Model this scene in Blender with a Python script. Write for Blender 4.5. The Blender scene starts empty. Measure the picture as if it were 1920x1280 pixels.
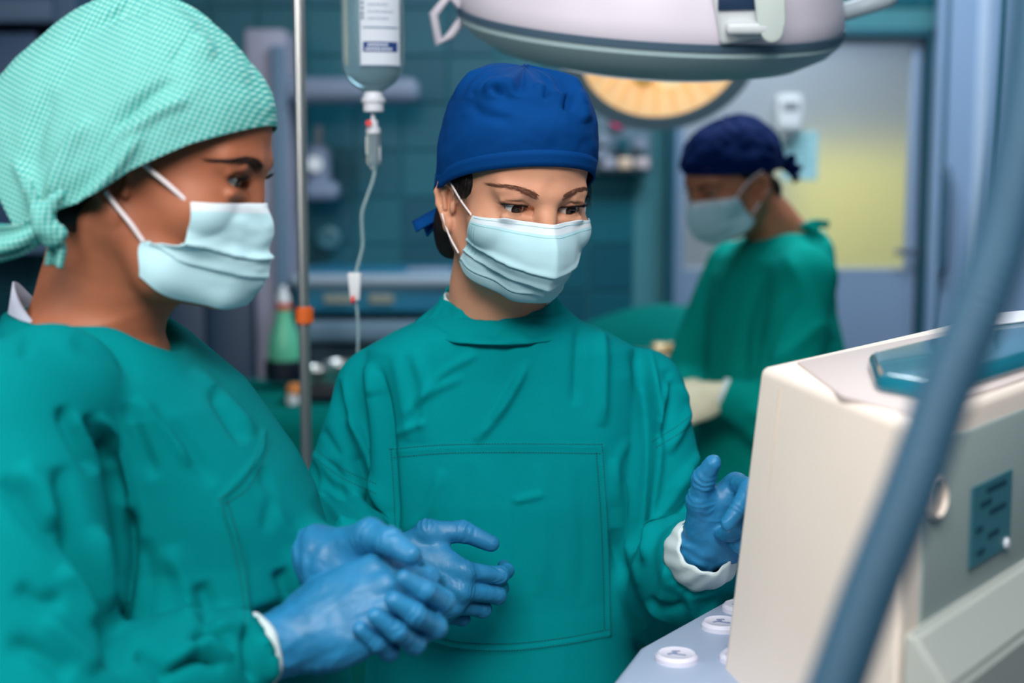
import bpy, bmesh, math, random
import numpy as np
from mathutils import Vector, Matrix, noise
from mathutils.bvhtree import BVHTree
random.seed(7); np.random.seed(7)
C = bpy.context.scene.collection
SC = bpy.context.scene
PI = math.pi
# ---------------------------------------------------------------- camera
CAM_Z, PITCH, LENS = 1.60, math.radians(7.0), 50.0
FPX = 1920 * LENS / 36.0
cam_d = bpy.data.cameras.new('camera'); cam = bpy.data.objects.new('camera', cam_d); C.objects.link(cam)
cam.location = (0, 0, CAM_Z); cam.rotation_euler = (PI/2 - PITCH, 0, 0)
cam_d.lens = LENS; cam_d.sensor_width = 36; cam_d.clip_start = .05; cam_d.clip_end = 60
cam_d.dof.use_dof = True; cam_d.dof.focus_distance = 1.46; cam_d.dof.aperture_fstop = 2.8
SC.camera = cam
# ---------------------------------------------------------------- world and exposure
w = bpy.data.worlds.new('world'); SC.world = w; w.use_nodes = True
w.node_tree.nodes['Background'].inputs[0].default_value = (.18, .36, .55, 1)
w.node_tree.nodes['Background'].inputs[1].default_value = .20
SC.view_settings.view_transform = 'Standard'; SC.view_settings.look = 'None'
SC.view_settings.exposure = -0.32; SC.view_settings.gamma = 1.0; SC.view_settings.use_curve_mapping = False
# ---------------------------------------------------------------- lights of the room and an added fill
def area(name, loc, target, size, power, col, size_y=None):
    l = bpy.data.lights.new(name, 'AREA'); l.energy = power; l.color = col
    l.shape = 'RECTANGLE'; l.size = size; l.size_y = size_y or size
    o = bpy.data.objects.new(name, l); C.objects.link(o); o.location = loc
    o.rotation_euler = (Vector(target) - Vector(loc)).to_track_quat('-Z', 'Y').to_euler()
    return o
area('theatre_light', (-.10, -.30, 2.80), (.10, 1.5, 1.2), 1.0, 72, (1.0, .95, .90))
area('left_fill', (-1.95, .15, 2.05), (.25, 1.35, 1.25), 1.1, 44, (1.0, .95, .90))  # added fill from the left, no window stands there
area('ceiling_light', (.35, .75, 2.9), (.35, 1.2, 0), 1.3, 14, (.92, .97, 1.0), 1.0)
area('ceiling_light', (.75, 3.3, 2.9), (.6, 3.6, 0), 1.2, 54, (.84, .94, 1.0), .8)

def cam_px(P):
    P = np.asarray(P, float); c, s = math.cos(PITCH), math.sin(PITCH)
    h = P[..., 2] - CAM_Z; d = P[..., 1]*c - h*s
    return np.stack([960 + FPX*P[..., 0]/d, 640 - FPX*(P[..., 1]*s + h*c)/d], -1)
def at(px, py, Y):
    c, s = math.cos(PITCH), math.sin(PITCH); a = (640 - py)/FPX
    h = Y*(a*c - s)/(c + a*s); d = Y*c - h*s
    return np.array([(px - 960)/FPX*d, Y, CAM_Z + h])
# ---------------------------------------------------------------- materials
MATS = {}
def lin(c): return tuple((x/12.92 if x <= .04045 else ((x+.055)/1.055)**2.4) for x in [v/255 for v in c])
def mat(name, rgb, rough=.6, metal=0, noise_amt=0, noise_scale=20, bump=0, bump_scale=300, spec=.5, sheen=0, trans=0, emit=0, alpha=1, sss=0, coat=0, ior=1.45, bump_dist=.001, stretch=None):
    if name in MATS: return MATS[name]
    m = bpy.data.materials.new(name); m.use_nodes = True; MATS[name] = m
    nt = m.node_tree; N = nt.nodes; L = nt.links; b = N['Principled BSDF']
    col = (*lin(rgb), 1)
    b.inputs['Base Color'].default_value = col; b.inputs['Roughness'].default_value = rough
    b.inputs['Metallic'].default_value = metal; b.inputs['Specular IOR Level'].default_value = spec
    b.inputs['Transmission Weight'].default_value = trans; b.inputs['Alpha'].default_value = alpha
    b.inputs['Coat Weight'].default_value = coat; b.inputs['IOR'].default_value = ior
    if sheen: b.inputs['Sheen Weight'].default_value = sheen; b.inputs['Sheen Roughness'].default_value = .4
    if sss:
        b.inputs['Subsurface Weight'].default_value = sss; b.inputs['Subsurface Radius'].default_value = (.012, .005, .003); b.inputs['Subsurface Scale'].default_value = .35
    if emit: b.inputs['Emission Color'].default_value = col; b.inputs['Emission Strength'].default_value = emit
    tc = None
    if noise_amt or bump: tc = N.new('ShaderNodeTexCoord')
    if noise_amt:
        n = N.new('ShaderNodeTexNoise'); n.inputs['Scale'].default_value = noise_scale; n.inputs['Detail'].default_value = 4
        L.new(tc.outputs['Object'], n.inputs['Vector'])
        r = N.new('ShaderNodeMapRange'); r.inputs[1].default_value = .3; r.inputs[2].default_value = .7
        r.inputs[3].default_value = 1-noise_amt; r.inputs[4].default_value = 1+noise_amt
        L.new(n.outputs[0], r.inputs[0])
        mx = N.new('ShaderNodeVectorMath'); mx.operation = 'SCALE'; mx.inputs[0].default_value = col[:3]
        L.new(r.outputs[0], mx.inputs['Scale']); L.new(mx.outputs[0], b.inputs['Base Color'])
    if bump:
        n = N.new('ShaderNodeTexNoise'); n.inputs['Scale'].default_value = bump_scale; n.inputs['Detail'].default_value = 3
        if stretch:
            mp = N.new('ShaderNodeMapping'); mp.inputs['Scale'].default_value = stretch
            L.new(tc.outputs['Object'], mp.inputs[0]); L.new(mp.outputs[0], n.inputs['Vector'])
        else: L.new(tc.outputs['Object'], n.inputs['Vector'])
        bp = N.new('ShaderNodeBump'); bp.inputs['Strength'].default_value = bump; bp.inputs['Distance'].default_value = bump_dist
        L.new(n.outputs[0], bp.inputs['Height']); L.new(bp.outputs[0], b.inputs['Normal'])
    return m
# ---------------------------------------------------------------- object helpers
def tag(o, label=None, cat=None, group=None, kind=None):
    if label: o['label'] = label
    if cat: o['category'] = cat
    if group: o['group'] = group
    if kind: o['kind'] = kind
    return o
def thing(name, label, cat, loc=(0, 0, 0), rotz=0, group=None):
    o = bpy.data.objects.new(name, None); C.objects.link(o); o.location = loc; o.rotation_euler = (0, 0, rotz)
    o.empty_display_size = .05
    return tag(o, label, cat, group)
def link(name, me, mats, parent=None, smooth=True, world=True):
    """world=True: mesh coordinates are world coordinates; keep them so under a moved parent."""
    if not isinstance(mats, (list, tuple)): mats = [mats]
    for m in mats: me.materials.append(m)
    if smooth: me.polygons.foreach_set('use_smooth', np.ones(len(me.polygons), bool))
    o = bpy.data.objects.new(name, me); C.objects.link(o)
    if parent is not None:
        o.parent = parent
        if world: o.matrix_parent_inverse = wmat(parent).inverted()
    return o
def wmat(o):
    m = o.matrix_basis.copy()
    if o.parent is not None: m = wmat(o.parent) @ o.matrix_parent_inverse @ m
    return m
def mesh_np(name, V, F):
    """V n x 3, F m x 4 quads (or list of faces)."""
    me = bpy.data.meshes.new(name)
    if isinstance(F, np.ndarray):
        n, k = F.shape
        me.vertices.add(len(V)); me.vertices.foreach_set('co', np.ascontiguousarray(V, np.float32).ravel())
        me.loops.add(n*k); me.loops.foreach_set('vertex_index', np.ascontiguousarray(F, np.int32).ravel())
        me.polygons.add(n); me.polygons.foreach_set('loop_start', np.arange(0, n*k, k, dtype=np.int32))
        me.update(calc_edges=True); me.validate()
    else:
        me.from_pydata([tuple(map(float, v)) for v in V], [], [list(map(int, f)) for f in F]); me.update()
    return me
class MB:
    """collects simple solids into one mesh"""
    def __init__(s): s.bm = bmesh.new()
    def box(s, c, size, R=None, bevel=0, seg=2):
        b2 = bmesh.new(); bmesh.ops.create_cube(b2, size=1)
        bmesh.ops.scale(b2, vec=size, verts=b2.verts)
        if bevel: bmesh.ops.bevel(b2, geom=b2.edges[:], offset=bevel, segments=seg, affect='EDGES', profile=.5)
        s._join(b2, c, R); return s
    def cyl(s, a, b, r, r2=None, n=20, cap=True, bevel=0):
        a, b = Vector(a), Vector(b); d = b - a
        b2 = bmesh.new(); bmesh.ops.create_cone(b2, cap_ends=cap, segments=n, radius1=r, radius2=r if r2 is None else r2, depth=d.length)
        if bevel: bmesh.ops.bevel(b2, geom=[e for e in b2.edges if any(len(f.verts) > 4 for f in e.link_faces)], offset=bevel, segments=2, affect='EDGES')
        s._join(b2, (a+b)/2, d.to_track_quat('Z', 'Y').to_matrix()); return s
    def ball(s, c, r, R=None, u=20, v=14):
        b2 = bmesh.new(); bmesh.ops.create_uvsphere(b2, u_segments=u, v_segments=v, radius=1)
        bmesh.ops.scale(b2, vec=(r, r, r) if np.isscalar(r) else r, verts=b2.verts); s._join(b2, c, R); return s
    def lathe(s, prof, c=(0, 0, 0), R=None, n=32, cap=True):
        b2 = bmesh.new(); rings = []
        for r, z in prof: rings.append([b2.verts.new((r*math.cos(2*PI*i/n), r*math.sin(2*PI*i/n), z)) for i in range(n)])
        for A, B in zip(rings, rings[1:]):
            for i in range(n): b2.faces.new((A[i], A[(i+1) % n], B[(i+1) % n], B[i]))
        if cap:
            b2.faces.new(rings[0][::-1]); b2.faces.new(rings[-1])
        bmesh.ops.recalc_face_normals(b2, faces=b2.faces); s._join(b2, c, R); return s
    def tube(s, pts, r, n=12, cap=True):
        V, F = tube_np(pts, r, n, cap); vs = [s.bm.verts.new(v) for v in V]
        for f in F: s.bm.faces.new([vs[i] for i in f])
        return s
    def prism(s, poly, y0, y1, c=(0, 0, 0), R=None, bevel=0):
        """outline in x,z extruded along y"""
        b2 = bmesh.new(); A = [b2.verts.new((x, y0, z)) for x, z in poly]; B = [b2.verts.new((x, y1, z)) for x, z in poly]
        n = len(poly)
        for i in range(n): b2.faces.new((A[i], A[(i+1) % n], B[(i+1) % n], B[i]))
        b2.faces.new(A[::-1]); b2.faces.new(B); bmesh.ops.recalc_face_normals(b2, faces=b2.faces)
        if bevel: bmesh.ops.bevel(b2, geom=b2.edges[:], offset=bevel, segments=3, affect='EDGES', profile=.5)
        s._join(b2, c, R); return s
    def _join(s, b2, c, R):
        M = Matrix.Translation(Vector(c)) @ (Matrix(R).to_4x4() if R is not None else Matrix())
        vm = {v: s.bm.verts.new(M @ v.co) for v in b2.verts}
        for f in b2.faces: s.bm.faces.new([vm[v] for v in f.verts])
        b2.free()
    def build(s, name, m, parent=None, smooth=True, world=True, angle=35):
        me = bpy.data.meshes.new(name); bmesh.ops.recalc_face_normals(s.bm, faces=s.bm.faces)
        s.bm.to_mesh(me); s.bm.free()
        o = link(name, me, m, parent, smooth, world)
        if smooth and angle:
            me.set_sharp_from_angle(angle=math.radians(angle))
        return o
def tube_np(pts, r, n=12, cap=True):
    P = np.asarray(pts, float); m = len(P); r = np.broadcast_to(np.asarray(r, float), (m,))
    T = np.gradient(P, axis=0); T /= np.linalg.norm(T, axis=1)[:, None] + 1e-12
    u = np.cross(T[0], [0, 0, 1.]);
    if np.linalg.norm(u) < .1: u = np.cross(T[0], [1., 0, 0])
    V = []; th = np.linspace(0, 2*PI, n, endpoint=False)
    for i in range(m):
        u = u - T[i]*(u @ T[i]); u /= np.linalg.norm(u); v = np.cross(T[i], u)
        V.append(P[i] + r[i]*(np.cos(th)[:, None]*u + np.sin(th)[:, None]*v))
    V = np.concatenate(V); F = []
    for i in range(m-1):
        for j in range(n): F.append((i*n+j, i*n+(j+1) % n, (i+1)*n+(j+1) % n, (i+1)*n+j))
    if cap: F.append(tuple(range(n))[::-1]); F.append(tuple((m-1)*n+j for j in range(n)))
    return V, F
def spline(pts, n=8):
    """Catmull-Rom through pts"""
    P = np.asarray(pts, float); P = np.vstack([2*P[0]-P[1], P, 2*P[-1]-P[-2]]); out = []
    for i in range(1, len(P)-2):
        t = np.linspace(0, 1, n, endpoint=False)[:, None]
        a, b, c, d = P[i-1], P[i], P[i+1], P[i+2]
        out.append(.5*((2*b) + (c-a)*t + (2*a-5*b+4*c-d)*t**2 + (3*b-a-3*c+d)*t**3))
    out.append(P[-2][None]); return np.concatenate(out)
def Rz(a): c, s = math.cos(a), math.sin(a); return np.array([[c, -s, 0], [s, c, 0], [0, 0, 1.]])
def Rx(a): c, s = math.cos(a), math.sin(a); return np.array([[1., 0, 0], [0, c, -s], [0, s, c]])
def Ry(a): c, s = math.cos(a), math.sin(a); return np.array([[c, 0, s], [0, 1., 0], [-s, 0, c]])
def rad(a): return math.radians(a)
# ---------------------------------------------------------------- sculpting with distance fields
def axis(lo, hi, fine, *zones):
    """grid line positions from lo to hi, step `fine` inside the zones (a, b, step), growing outside"""
    zs = sorted(zones); out = [lo]
    while out[-1] < hi:
        x = out[-1]; st = fine
        for a, b, s in zs:
            d = max(a - x, x - b, 0); st = min(st, s + d*.22)
        out.append(x + st)
    return np.array(out, np.float32)
class Grid:
    def __init__(s, xs, ys, zs):
        s.xs, s.ys, s.zs = xs, ys, zs; s.D = np.full((len(xs), len(ys), len(zs)), .2, np.float32)
        s.R = np.eye(3); s.c = np.zeros(3)
    def frame(s, R=np.eye(3), c=(0, 0, 0)): s.R = np.asarray(R, float); s.c = np.asarray(c, float); return s
    def w(s, p): return s.R @ np.asarray(p, float) + s.c
    def block(s, lo, hi):
        sl = []
        for ax, a, b in zip((s.xs, s.ys, s.zs), lo, hi):
            i = max(int(np.searchsorted(ax, a)) - 1, 0); j = min(int(np.searchsorted(ax, b)) + 1, len(ax)); sl.append(slice(i, j))
        return tuple(sl)
    def coords(s, sl): return s.xs[sl[0]][:, None, None], s.ys[sl[1]][None, :, None], s.zs[sl[2]][None, None, :]
    def local(s, sl):
        X, Y, Z = s.coords(sl); X = X - np.float32(s.c[0]); Y = Y - np.float32(s.c[1]); Z = Z - np.float32(s.c[2]); R = s.R.astype(np.float32)
        return (R[0, 0]*X + R[1, 0]*Y + R[2, 0]*Z, R[0, 1]*X + R[1, 1]*Y + R[2, 1]*Z, R[0, 2]*X + R[1, 2]*Y + R[2, 2]*Z)
    def apply(s, sl, d, k, op):
        A = s.D[sl]
        if A.size == 0: return
        d = d.astype(np.float32)
        if op == 'u':
            if k > 0: h = np.maximum(k - np.abs(A - d), 0); s.D[sl] = np.minimum(A, d) - h*h/(4*k)
            else: s.D[sl] = np.minimum(A, d)
        else:
            d = -d
            if k > 0: h = np.maximum(k - np.abs(A - d), 0); s.D[sl] = np.maximum(A, d) + h*h/(4*k)
            else: s.D[sl] = np.maximum(A, d)
    def cap(s, a, b, ra, rb=None, k=.01, op='u'):
        rb = ra if rb is None else rb; a, b = s.w(a), s.w(b); m = max(ra, rb) + k + .012
        sl = s.block(np.minimum(a, b) - m, np.maximum(a, b) + m); X, Y, Z = s.coords(sl)
        ba = b - a; L2 = float(ba @ ba) + 1e-12
        px, py, pz = X - np.float32(a[0]), Y - np.float32(a[1]), Z - np.float32(a[2])
        t = np.clip((px*np.float32(ba[0]) + py*np.float32(ba[1]) + pz*np.float32(ba[2]))/np.float32(L2), 0, 1)
        d = np.sqrt((px - t*np.float32(ba[0]))**2 + (py - t*np.float32(ba[1]))**2 + (pz - t*np.float32(ba[2]))**2) - (np.float32(ra) + np.float32(rb - ra)*t)
        s.apply(sl, d, k, op); return s
    def chain(s, pts, rs, k=.01, op='u'):
        for i in range(len(pts)-1): s.cap(pts[i], pts[i+1], rs[i], rs[i+1], k, op)
        return s
    def ell(s, c, r, k=.01, op='u', R=None):
        """ellipsoid, radii r, centre c and own rotation R in the current frame"""
        R0, c0 = s.R, s.c; wc = s.w(c); RR = s.R @ (R if R is not None else np.eye(3))
        m = np.abs(RR) @ np.asarray(r, float) + k + .012; sl = s.block(wc - m, wc + m)
        s.frame(RR, wc); x, y, z = s.local(sl); s.frame(R0, c0)
        r = np.asarray(r, np.float32); k0 = np.sqrt((x/r[0])**2 + (y/r[1])**2 + (z/r[2])**2); k1 = np.sqrt((x/r[0]**2)**2 + (y/r[1]**2)**2 + (z/r[2]**2)**2) + 1e-9
        s.apply(sl, k0*(k0 - 1)/k1, k, op); return s
    def box(s, c, h, rnd=.005, k=.01, op='u', R=None):
        R0, c0 = s.R, s.c; wc = s.w(c); RR = s.R @ (R if R is not None else np.eye(3))
        m = np.abs(RR) @ np.asarray(h, float) + k + .012; sl = s.block(wc - m, wc + m)
        s.frame(RR, wc); x, y, z = s.local(sl); s.frame(R0, c0)
        q = [np.abs(v) - np.float32(hh - rnd) for v, hh in zip((x, y, z), h)]
        d = np.sqrt(sum(np.maximum(v, 0)**2 for v in q)) + np.minimum(np.maximum(np.maximum(q[0], q[1]), q[2]), 0) - rnd
        s.apply(sl, d, k, op); return s
    def loft(s, secs, k=.02, op='u', p=2.4):
        """upright body of elliptical sections in the current frame: rows (z, cx, cy, rx, ry_front, ry_back); front is -y"""
        S = np.asarray(secs, float); S = S[np.argsort(S[:, 0])]
        z0, z1 = S[0, 0], S[-1, 0]; rm = np.abs(S[:, 3:]).max() + np.abs(S[:, 1:3]).max() + k + .02
        cs = [s.w((x, y, z)) for x in (-rm, rm) for y in (-rm, rm) for z in (z0-.03, z1+.03)]
        sl = s.block(np.min(cs, 0), np.max(cs, 0)); x, y, z = s.local(sl)
        f = lambda j: np.interp(z, S[:, 0], S[:, j]).astype(np.float32)
        cx, cy, rx, rf, rb = (f(j) for j in range(1, 6))
        dx = np.abs(x - cx)/rx; dy = y - cy; ry = np.where(dy < 0, rf, rb); dyn = np.abs(dy)/ry
        kk = (dx**p + dyn**p)**(1/p)
        d = (kk - 1)*np.minimum(rx, ry)
        d = np.maximum(d, np.maximum(z - np.float32(z1), np.float32(z0) - z))
        s.apply(sl, d, k, op); return s
    def half(s, n, c, k=0.0):
        """cut away everything on the side of plane (c, n) that n points to"""
        n = s.R @ np.asarray(n, float); n /= np.linalg.norm(n); c = s.w(c); sl = (slice(None),)*3; X, Y, Z = s.coords(sl)
        s.apply(sl, -(X*np.float32(n[0]) + Y*np.float32(n[1]) + Z*np.float32(n[2]) - np.float32(n @ c)), k, 's'); return s
    def mesh(s, smooth=1):
        D = s.D; S = D < 0; n = D.shape
        cnt = np.zeros((n[0]-1, n[1]-1, n[2]-1), np.uint8)
        for a in (0, 1):
            for b in (0, 1):
                for c in (0, 1): cnt += S[a:n[0]-1+a, b:n[1]-1+b, c:n[2]-1+c]
        I, J, K = np.nonzero((cnt > 0) & (cnt < 8)); del cnt
        m = len(I); acc = np.zeros((m, 3)); num = np.zeros(m)
        cor = [(a, b, c) for a in (0, 1) for b in (0, 1) for c in (0, 1)]
        val = {q: D[I+q[0], J+q[1], K+q[2]].astype(float) for q in cor}
        ax = (s.xs.astype(float), s.ys.astype(float), s.zs.astype(float)); base = (I, J, K)
        for q in cor:
            for d in range(3):
                if q[d]: continue
                q2 = tuple(1 if i == d else q[i] for i in range(3)); v0, v1 = val[q], val[q2]; cr = (v0 < 0) != (v1 < 0)
                t = np.where(cr, v0/np.where(v0 == v1, 1, v0 - v1), 0)
                for i in range(3):
                    p0 = ax[i][base[i]+q[i]]; p = p0 + (t*(ax[i][base[i]+1] - p0) if i == d else 0); acc[:, i] += np.where(cr, p, 0)
                num += cr
        V = acc/num[:, None]
        vid = np.full((n[0]-1, n[1]-1, n[2]-1), -1, np.int32); vid[I, J, K] = np.arange(m); Fs = []
        for d in range(3):
            e1, e2 = [(1, 2), (2, 0), (0, 1)][d]
            lo = [slice(None)]*3; hi = [slice(None)]*3; lo[d] = slice(0, n[d]-1); hi[d] = slice(1, n[d])
            for e in (e1, e2): lo[e] = slice(1, n[e]-1); hi[e] = slice(1, n[e]-1)
            A = S[tuple(lo)]; B = S[tuple(hi)]; off = [0, 0, 0]; off[e1] = 1; off[e2] = 1
            for sign in (0, 1):
                P = np.nonzero((A & ~B) if sign == 0 else (~A & B)); P = [P[i] + off[i] for i in range(3)]
                if len(P[0]) == 0: continue
                def vv(o1, o2):
                    q = list(P); q[e1] = q[e1] + o1; q[e2] = q[e2] + o2; return vid[q[0], q[1], q[2]]
                f = np.stack([vv(-1, -1), vv(0, -1), vv(0, 0), vv(-1, 0)], 1); Fs.append(f if sign == 0 else f[:, ::-1])
        F = np.concatenate(Fs); F = F[(F >= 0).all(1)]
        for _ in range(smooth): V = relax(V, F, .5)
        return V, F
def relax(V, F, lam=.5):
    S = np.zeros_like(V); n = np.zeros(len(V))
    for i in range(4):
        a, b = F[:, i], F[:, (i+1) % 4]
        for k in range(3): S[:, k] += np.bincount(a, V[b, k], len(V)) + np.bincount(b, V[a, k], len(V))
        n += np.bincount(a, None, len(V)) + np.bincount(b, None, len(V))
    return V + lam*(S/np.maximum(n, 1)[:, None] - V)
def normals(V, F):
    fn = np.cross(V[F[:, 2]] - V[F[:, 0]], V[F[:, 3]] - V[F[:, 1]]); N = np.zeros_like(V)
    for i in range(4):
        for k in range(3): N[:, k] += np.bincount(F[:, i], fn[:, k], len(V))
    return N/(np.linalg.norm(N, axis=1)[:, None] + 1e-15)
def keep_big(V, F):
    """drop loose specks: keep the largest connected piece"""
    lab = np.arange(len(V))
    while True:
        m = lab[F].min(1); new = lab.copy()
        for i in range(4): np.minimum.at(new, F[:, i], m)
        new = new[new]
        if (new == lab).all(): break
        lab = new
    big = np.bincount(lab[F[:, 0]]).argmax(); F = F[lab[F[:, 0]] == big]
    used = np.unique(F); mp = np.full(len(V), -1); mp[used] = np.arange(len(used)); return V[used], mp[F]
def folds(V, F, lines, facing=.0):
    """press creases and raise ridges: each line (points in photo pixels, half width px, height m, profile); shapes the cloth facing the viewer"""
    N = normals(V, F); q = cam_px(V); view = np.array([0, 0, CAM_Z]) - V; view /= np.linalg.norm(view, axis=1)[:, None]
    w = np.clip(((N*view).sum(1) - facing)/.35, 0, 1); disp = np.zeros(len(V))
    for pts, wd, amp, prof in lines:
        P = spline(np.asarray(pts, float), 6) if len(pts) > 2 else np.asarray(pts, float)
        m = (q[:, 0] > P[:, 0].min()-4*wd) & (q[:, 0] < P[:, 0].max()+4*wd) & (q[:, 1] > P[:, 1].min()-4*wd) & (q[:, 1] < P[:, 1].max()+4*wd)
        Q = q[m]; best = np.full(len(Q), 1e9); sgn = np.zeros(len(Q)); tt = np.zeros(len(Q)); L = np.concatenate([[0], np.cumsum(np.linalg.norm(np.diff(P, axis=0), axis=1))])
        for i in range(len(P)-1):
            a, b = P[i], P[i+1]; ba = b-a; l2 = ba @ ba + 1e-9; t = np.clip(((Q-a) @ ba)/l2, 0, 1); r = Q - a - t[:, None]*ba; d = np.hypot(r[:, 0], r[:, 1])
            u = d < best; best[u] = d[u]; sgn[u] = np.sign(ba[0]*r[u, 1] - ba[1]*r[u, 0]); tt[u] = (L[i] + t[u]*math.sqrt(l2))/L[-1]
        taper = np.clip(np.minimum(tt, 1-tt)/.18, 0, 1)**.7 if prof in ('r', 's') else 1
        x = best/wd
        if prof == 'r' or prof == 'g': h = np.exp(-x*x)
        elif prof == 's': xs = x*np.where(sgn == 0, 1, sgn); h = np.exp(-((xs - 1.4)/1.5)**2) - .8*np.exp(-((xs + .9)/.9)**2)      # overlap: high on one side, sharp valley on the other
        disp[m] += amp*h*taper
    W = V + N*(disp*w)[:, None]; return W + (relax(W, F, .5) - W)*(np.abs(disp) > 1e-5)[:, None]
def wrinkle(V, N, amp, scale, stretch=(1, 1, 1), R=np.eye(3), oct=2):
    P = (V @ R)*np.asarray(stretch)*scale
    h = np.array([noise.fractal(Vector(p), 1.0, 2.0, oct) for p in P]); return V + N*(h*amp)[:, None]
def project(bvh, px, py):
    """where the line of sight through a photo pixel meets a surface"""
    d = Vector(at(px, py, 2.0)) - cam.location; h = bvh.ray_cast(cam.location, d.normalized())
    return (np.array(h[0]), np.array(h[1])) if h[0] is not None else (None, None)
# ---------------------------------------------------------------- heads
EYE = np.array([.0315, -.0725, 0.0]); RE = .0121
def head_sdf(G, R, c, o):
    """a head in its own frame: face towards -y, eyes at z = 0; o: options"""
    G.frame(R, c); s = (-1, 1); jw, ch = o.get('jaw', 1), o.get('chin', 0)
    G.ell((0, .008, .030), (.0735, .095, .087), 0)
    G.ell((0, -.028, -.030+ch*.5), (.0615*(.5+.5*jw), .062, .083-ch*.5), .03)
    G.ell((0, -.040, .045), (.056, .052, .042), .02)
    for x in s:
        G.ell((x*.046, -.054, -.030), (.021, .026, .022), .02)                       # cheekbone
        G.chain([(x*.057*jw, .006, -.052), (x*.046*jw, -.030, -.083+ch*.8), (x*.018*jw, -.072, -.096+ch)], (.016, .016, .015), .025)   # jaw
        G.cap((x*.012, -.0855, .016), (x*.042, -.0735, .017), .0105, .009, .014)     # brow
    G.ell((0, -.079, -.088+ch), (.021, .017, .017), .02)                                # chin
    G.ell((0, -.080, -.066), (.030, .022, .022), .02)                                # mouth mass
    for x in s: G.ell((x*EYE[0], -.097, -.001), (.0160, .0148, .0118), .014, 's')    # sockets
    nb_, nt = o.get('bridge', 0), o.get('tip', 0)
    G.chain([(0, -.087+nb_*.6, .010), (0, -.0945+nb_, -.008), (0, -.1075+nt, -.034)], (.0072, .0062, .0090), .012)   # nose
    G.ell((0, -.1095+nt, -.038), (.0105, .010, .009), .008)
    for x in s: G.ell((x*.0125, -.0985+nt*.8, -.041), (.0075, .0105, .0075), .007)
    for x in s: G.ell((x*.006, -.105+nt, -.0475), (.003, .005, .003), .003, 's')        # nostrils
    G.ell((0, -.100, -.063), (.022, .008, .0045), .005); G.ell((0, -.0995, -.0715), (.018, .008, .005), .005)   # lips
    G.ell((0, -.109, -.0668), (.022, .006, .0012), .003, 's')
    # lids
    for x in s:
        e = EYE*(x, 1, 1); G.ell(e, (.0139,)*3, .006)
        if o.get('plump', 1): G.cap(e + (-.011*x, -.0118, -.0118), e + (.012*x, -.010, -.0105), .0030, .0030, .007)   # under-eye roll
        G.chain([e + (-.013*x, -.0095, .0075), e + (0, -.0115, .0120), e + (.0135*x, -.0065, .0070)], (.0030, .0036, .0028), .006)  # upper fold
        G.chain([e + (-.014*x, -.0128, .0028), e + (-.002*x, -.0150, .0083), e + (.0130*x, -.0100, .0058)], (.0007,)*3, .0025, 's')  # lid crease
    for x in s:
        e = EYE*(x, 1, 1); w = G.w(e); sl = G.block(w - .026, w + .026); X, Y, Z = G.local(sl)
        X, Y, Z = (X - np.float32(e[0]))*x, Y - np.float32(e[1]), Z
        r = np.sqrt(X*X + Y*Y + Z*Z) + 1e-6; az = np.arctan2(X, -Y); tilt = np.float32(.10)
        el = np.arctan2(Z - X*tilt, np.sqrt(X*X + Y*Y))
        a0, a1 = np.float32(-1.20), np.float32(1.16); u = np.clip((az - a0)/(a1 - a0), 0, 1)
        shp = np.sqrt(np.clip(4*u*(1-u), 0, 1)); up = (o['lid_up']*shp**.9 - .02); lo = -(o['lid_lo']*shp**1.1) - .02
        d = -np.minimum(np.minimum(up - el, el - lo)*r, np.minimum(az - a0, a1 - az)*r)
        d = np.maximum(d, np.maximum(np.float32(.009) - r, r - np.float32(.024))); d = np.maximum(d, Y + np.float32(.002))
        G.apply(sl, d, .0012, 's')
        G.ell(e, (RE+.0002,)*3, .0004, 's')
    # ears
    EX = o.get('ear', 1)
    for x in s:
        Re = Rz(-x*.42) @ Ry(x*.10); ec = (x*EX*.0765, .012, -.015)
        G.ell(ec, (.0052, .0150, .025), .006, R=Re)
        G.ell((x*EX*.0825, .008, -.012), (.0055, .0105, .019), .003, 's', R=Re)
        G.chain([(x*EX*.0755, -.003, -.012), (x*EX*.0785, -.001, .000), (x*EX*.0835, .008, .0065), (x*EX*.0880, .018, .004), (x*EX*.0900, .0235, -.008), (x*EX*.0875, .021, -.021), (x*EX*.0825, .012, -.034)], (.0028, .003, .0033, .0034, .0034, .0034, .004), .003)
        G.chain([(x*EX*.0815, .010, .004), (x*EX*.0845, .015, -.008), (x*EX*.0825, .011, -.024)], (.0022, .0026, .0026), .003)
        G.ell((x*EX*.0795, .006, -.040), (.0055, .0085, .0095), .005)
        G.ell((x*EX*.0790, -.0025, -.020), (.0035, .0045, .007), .003)
    return G
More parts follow.
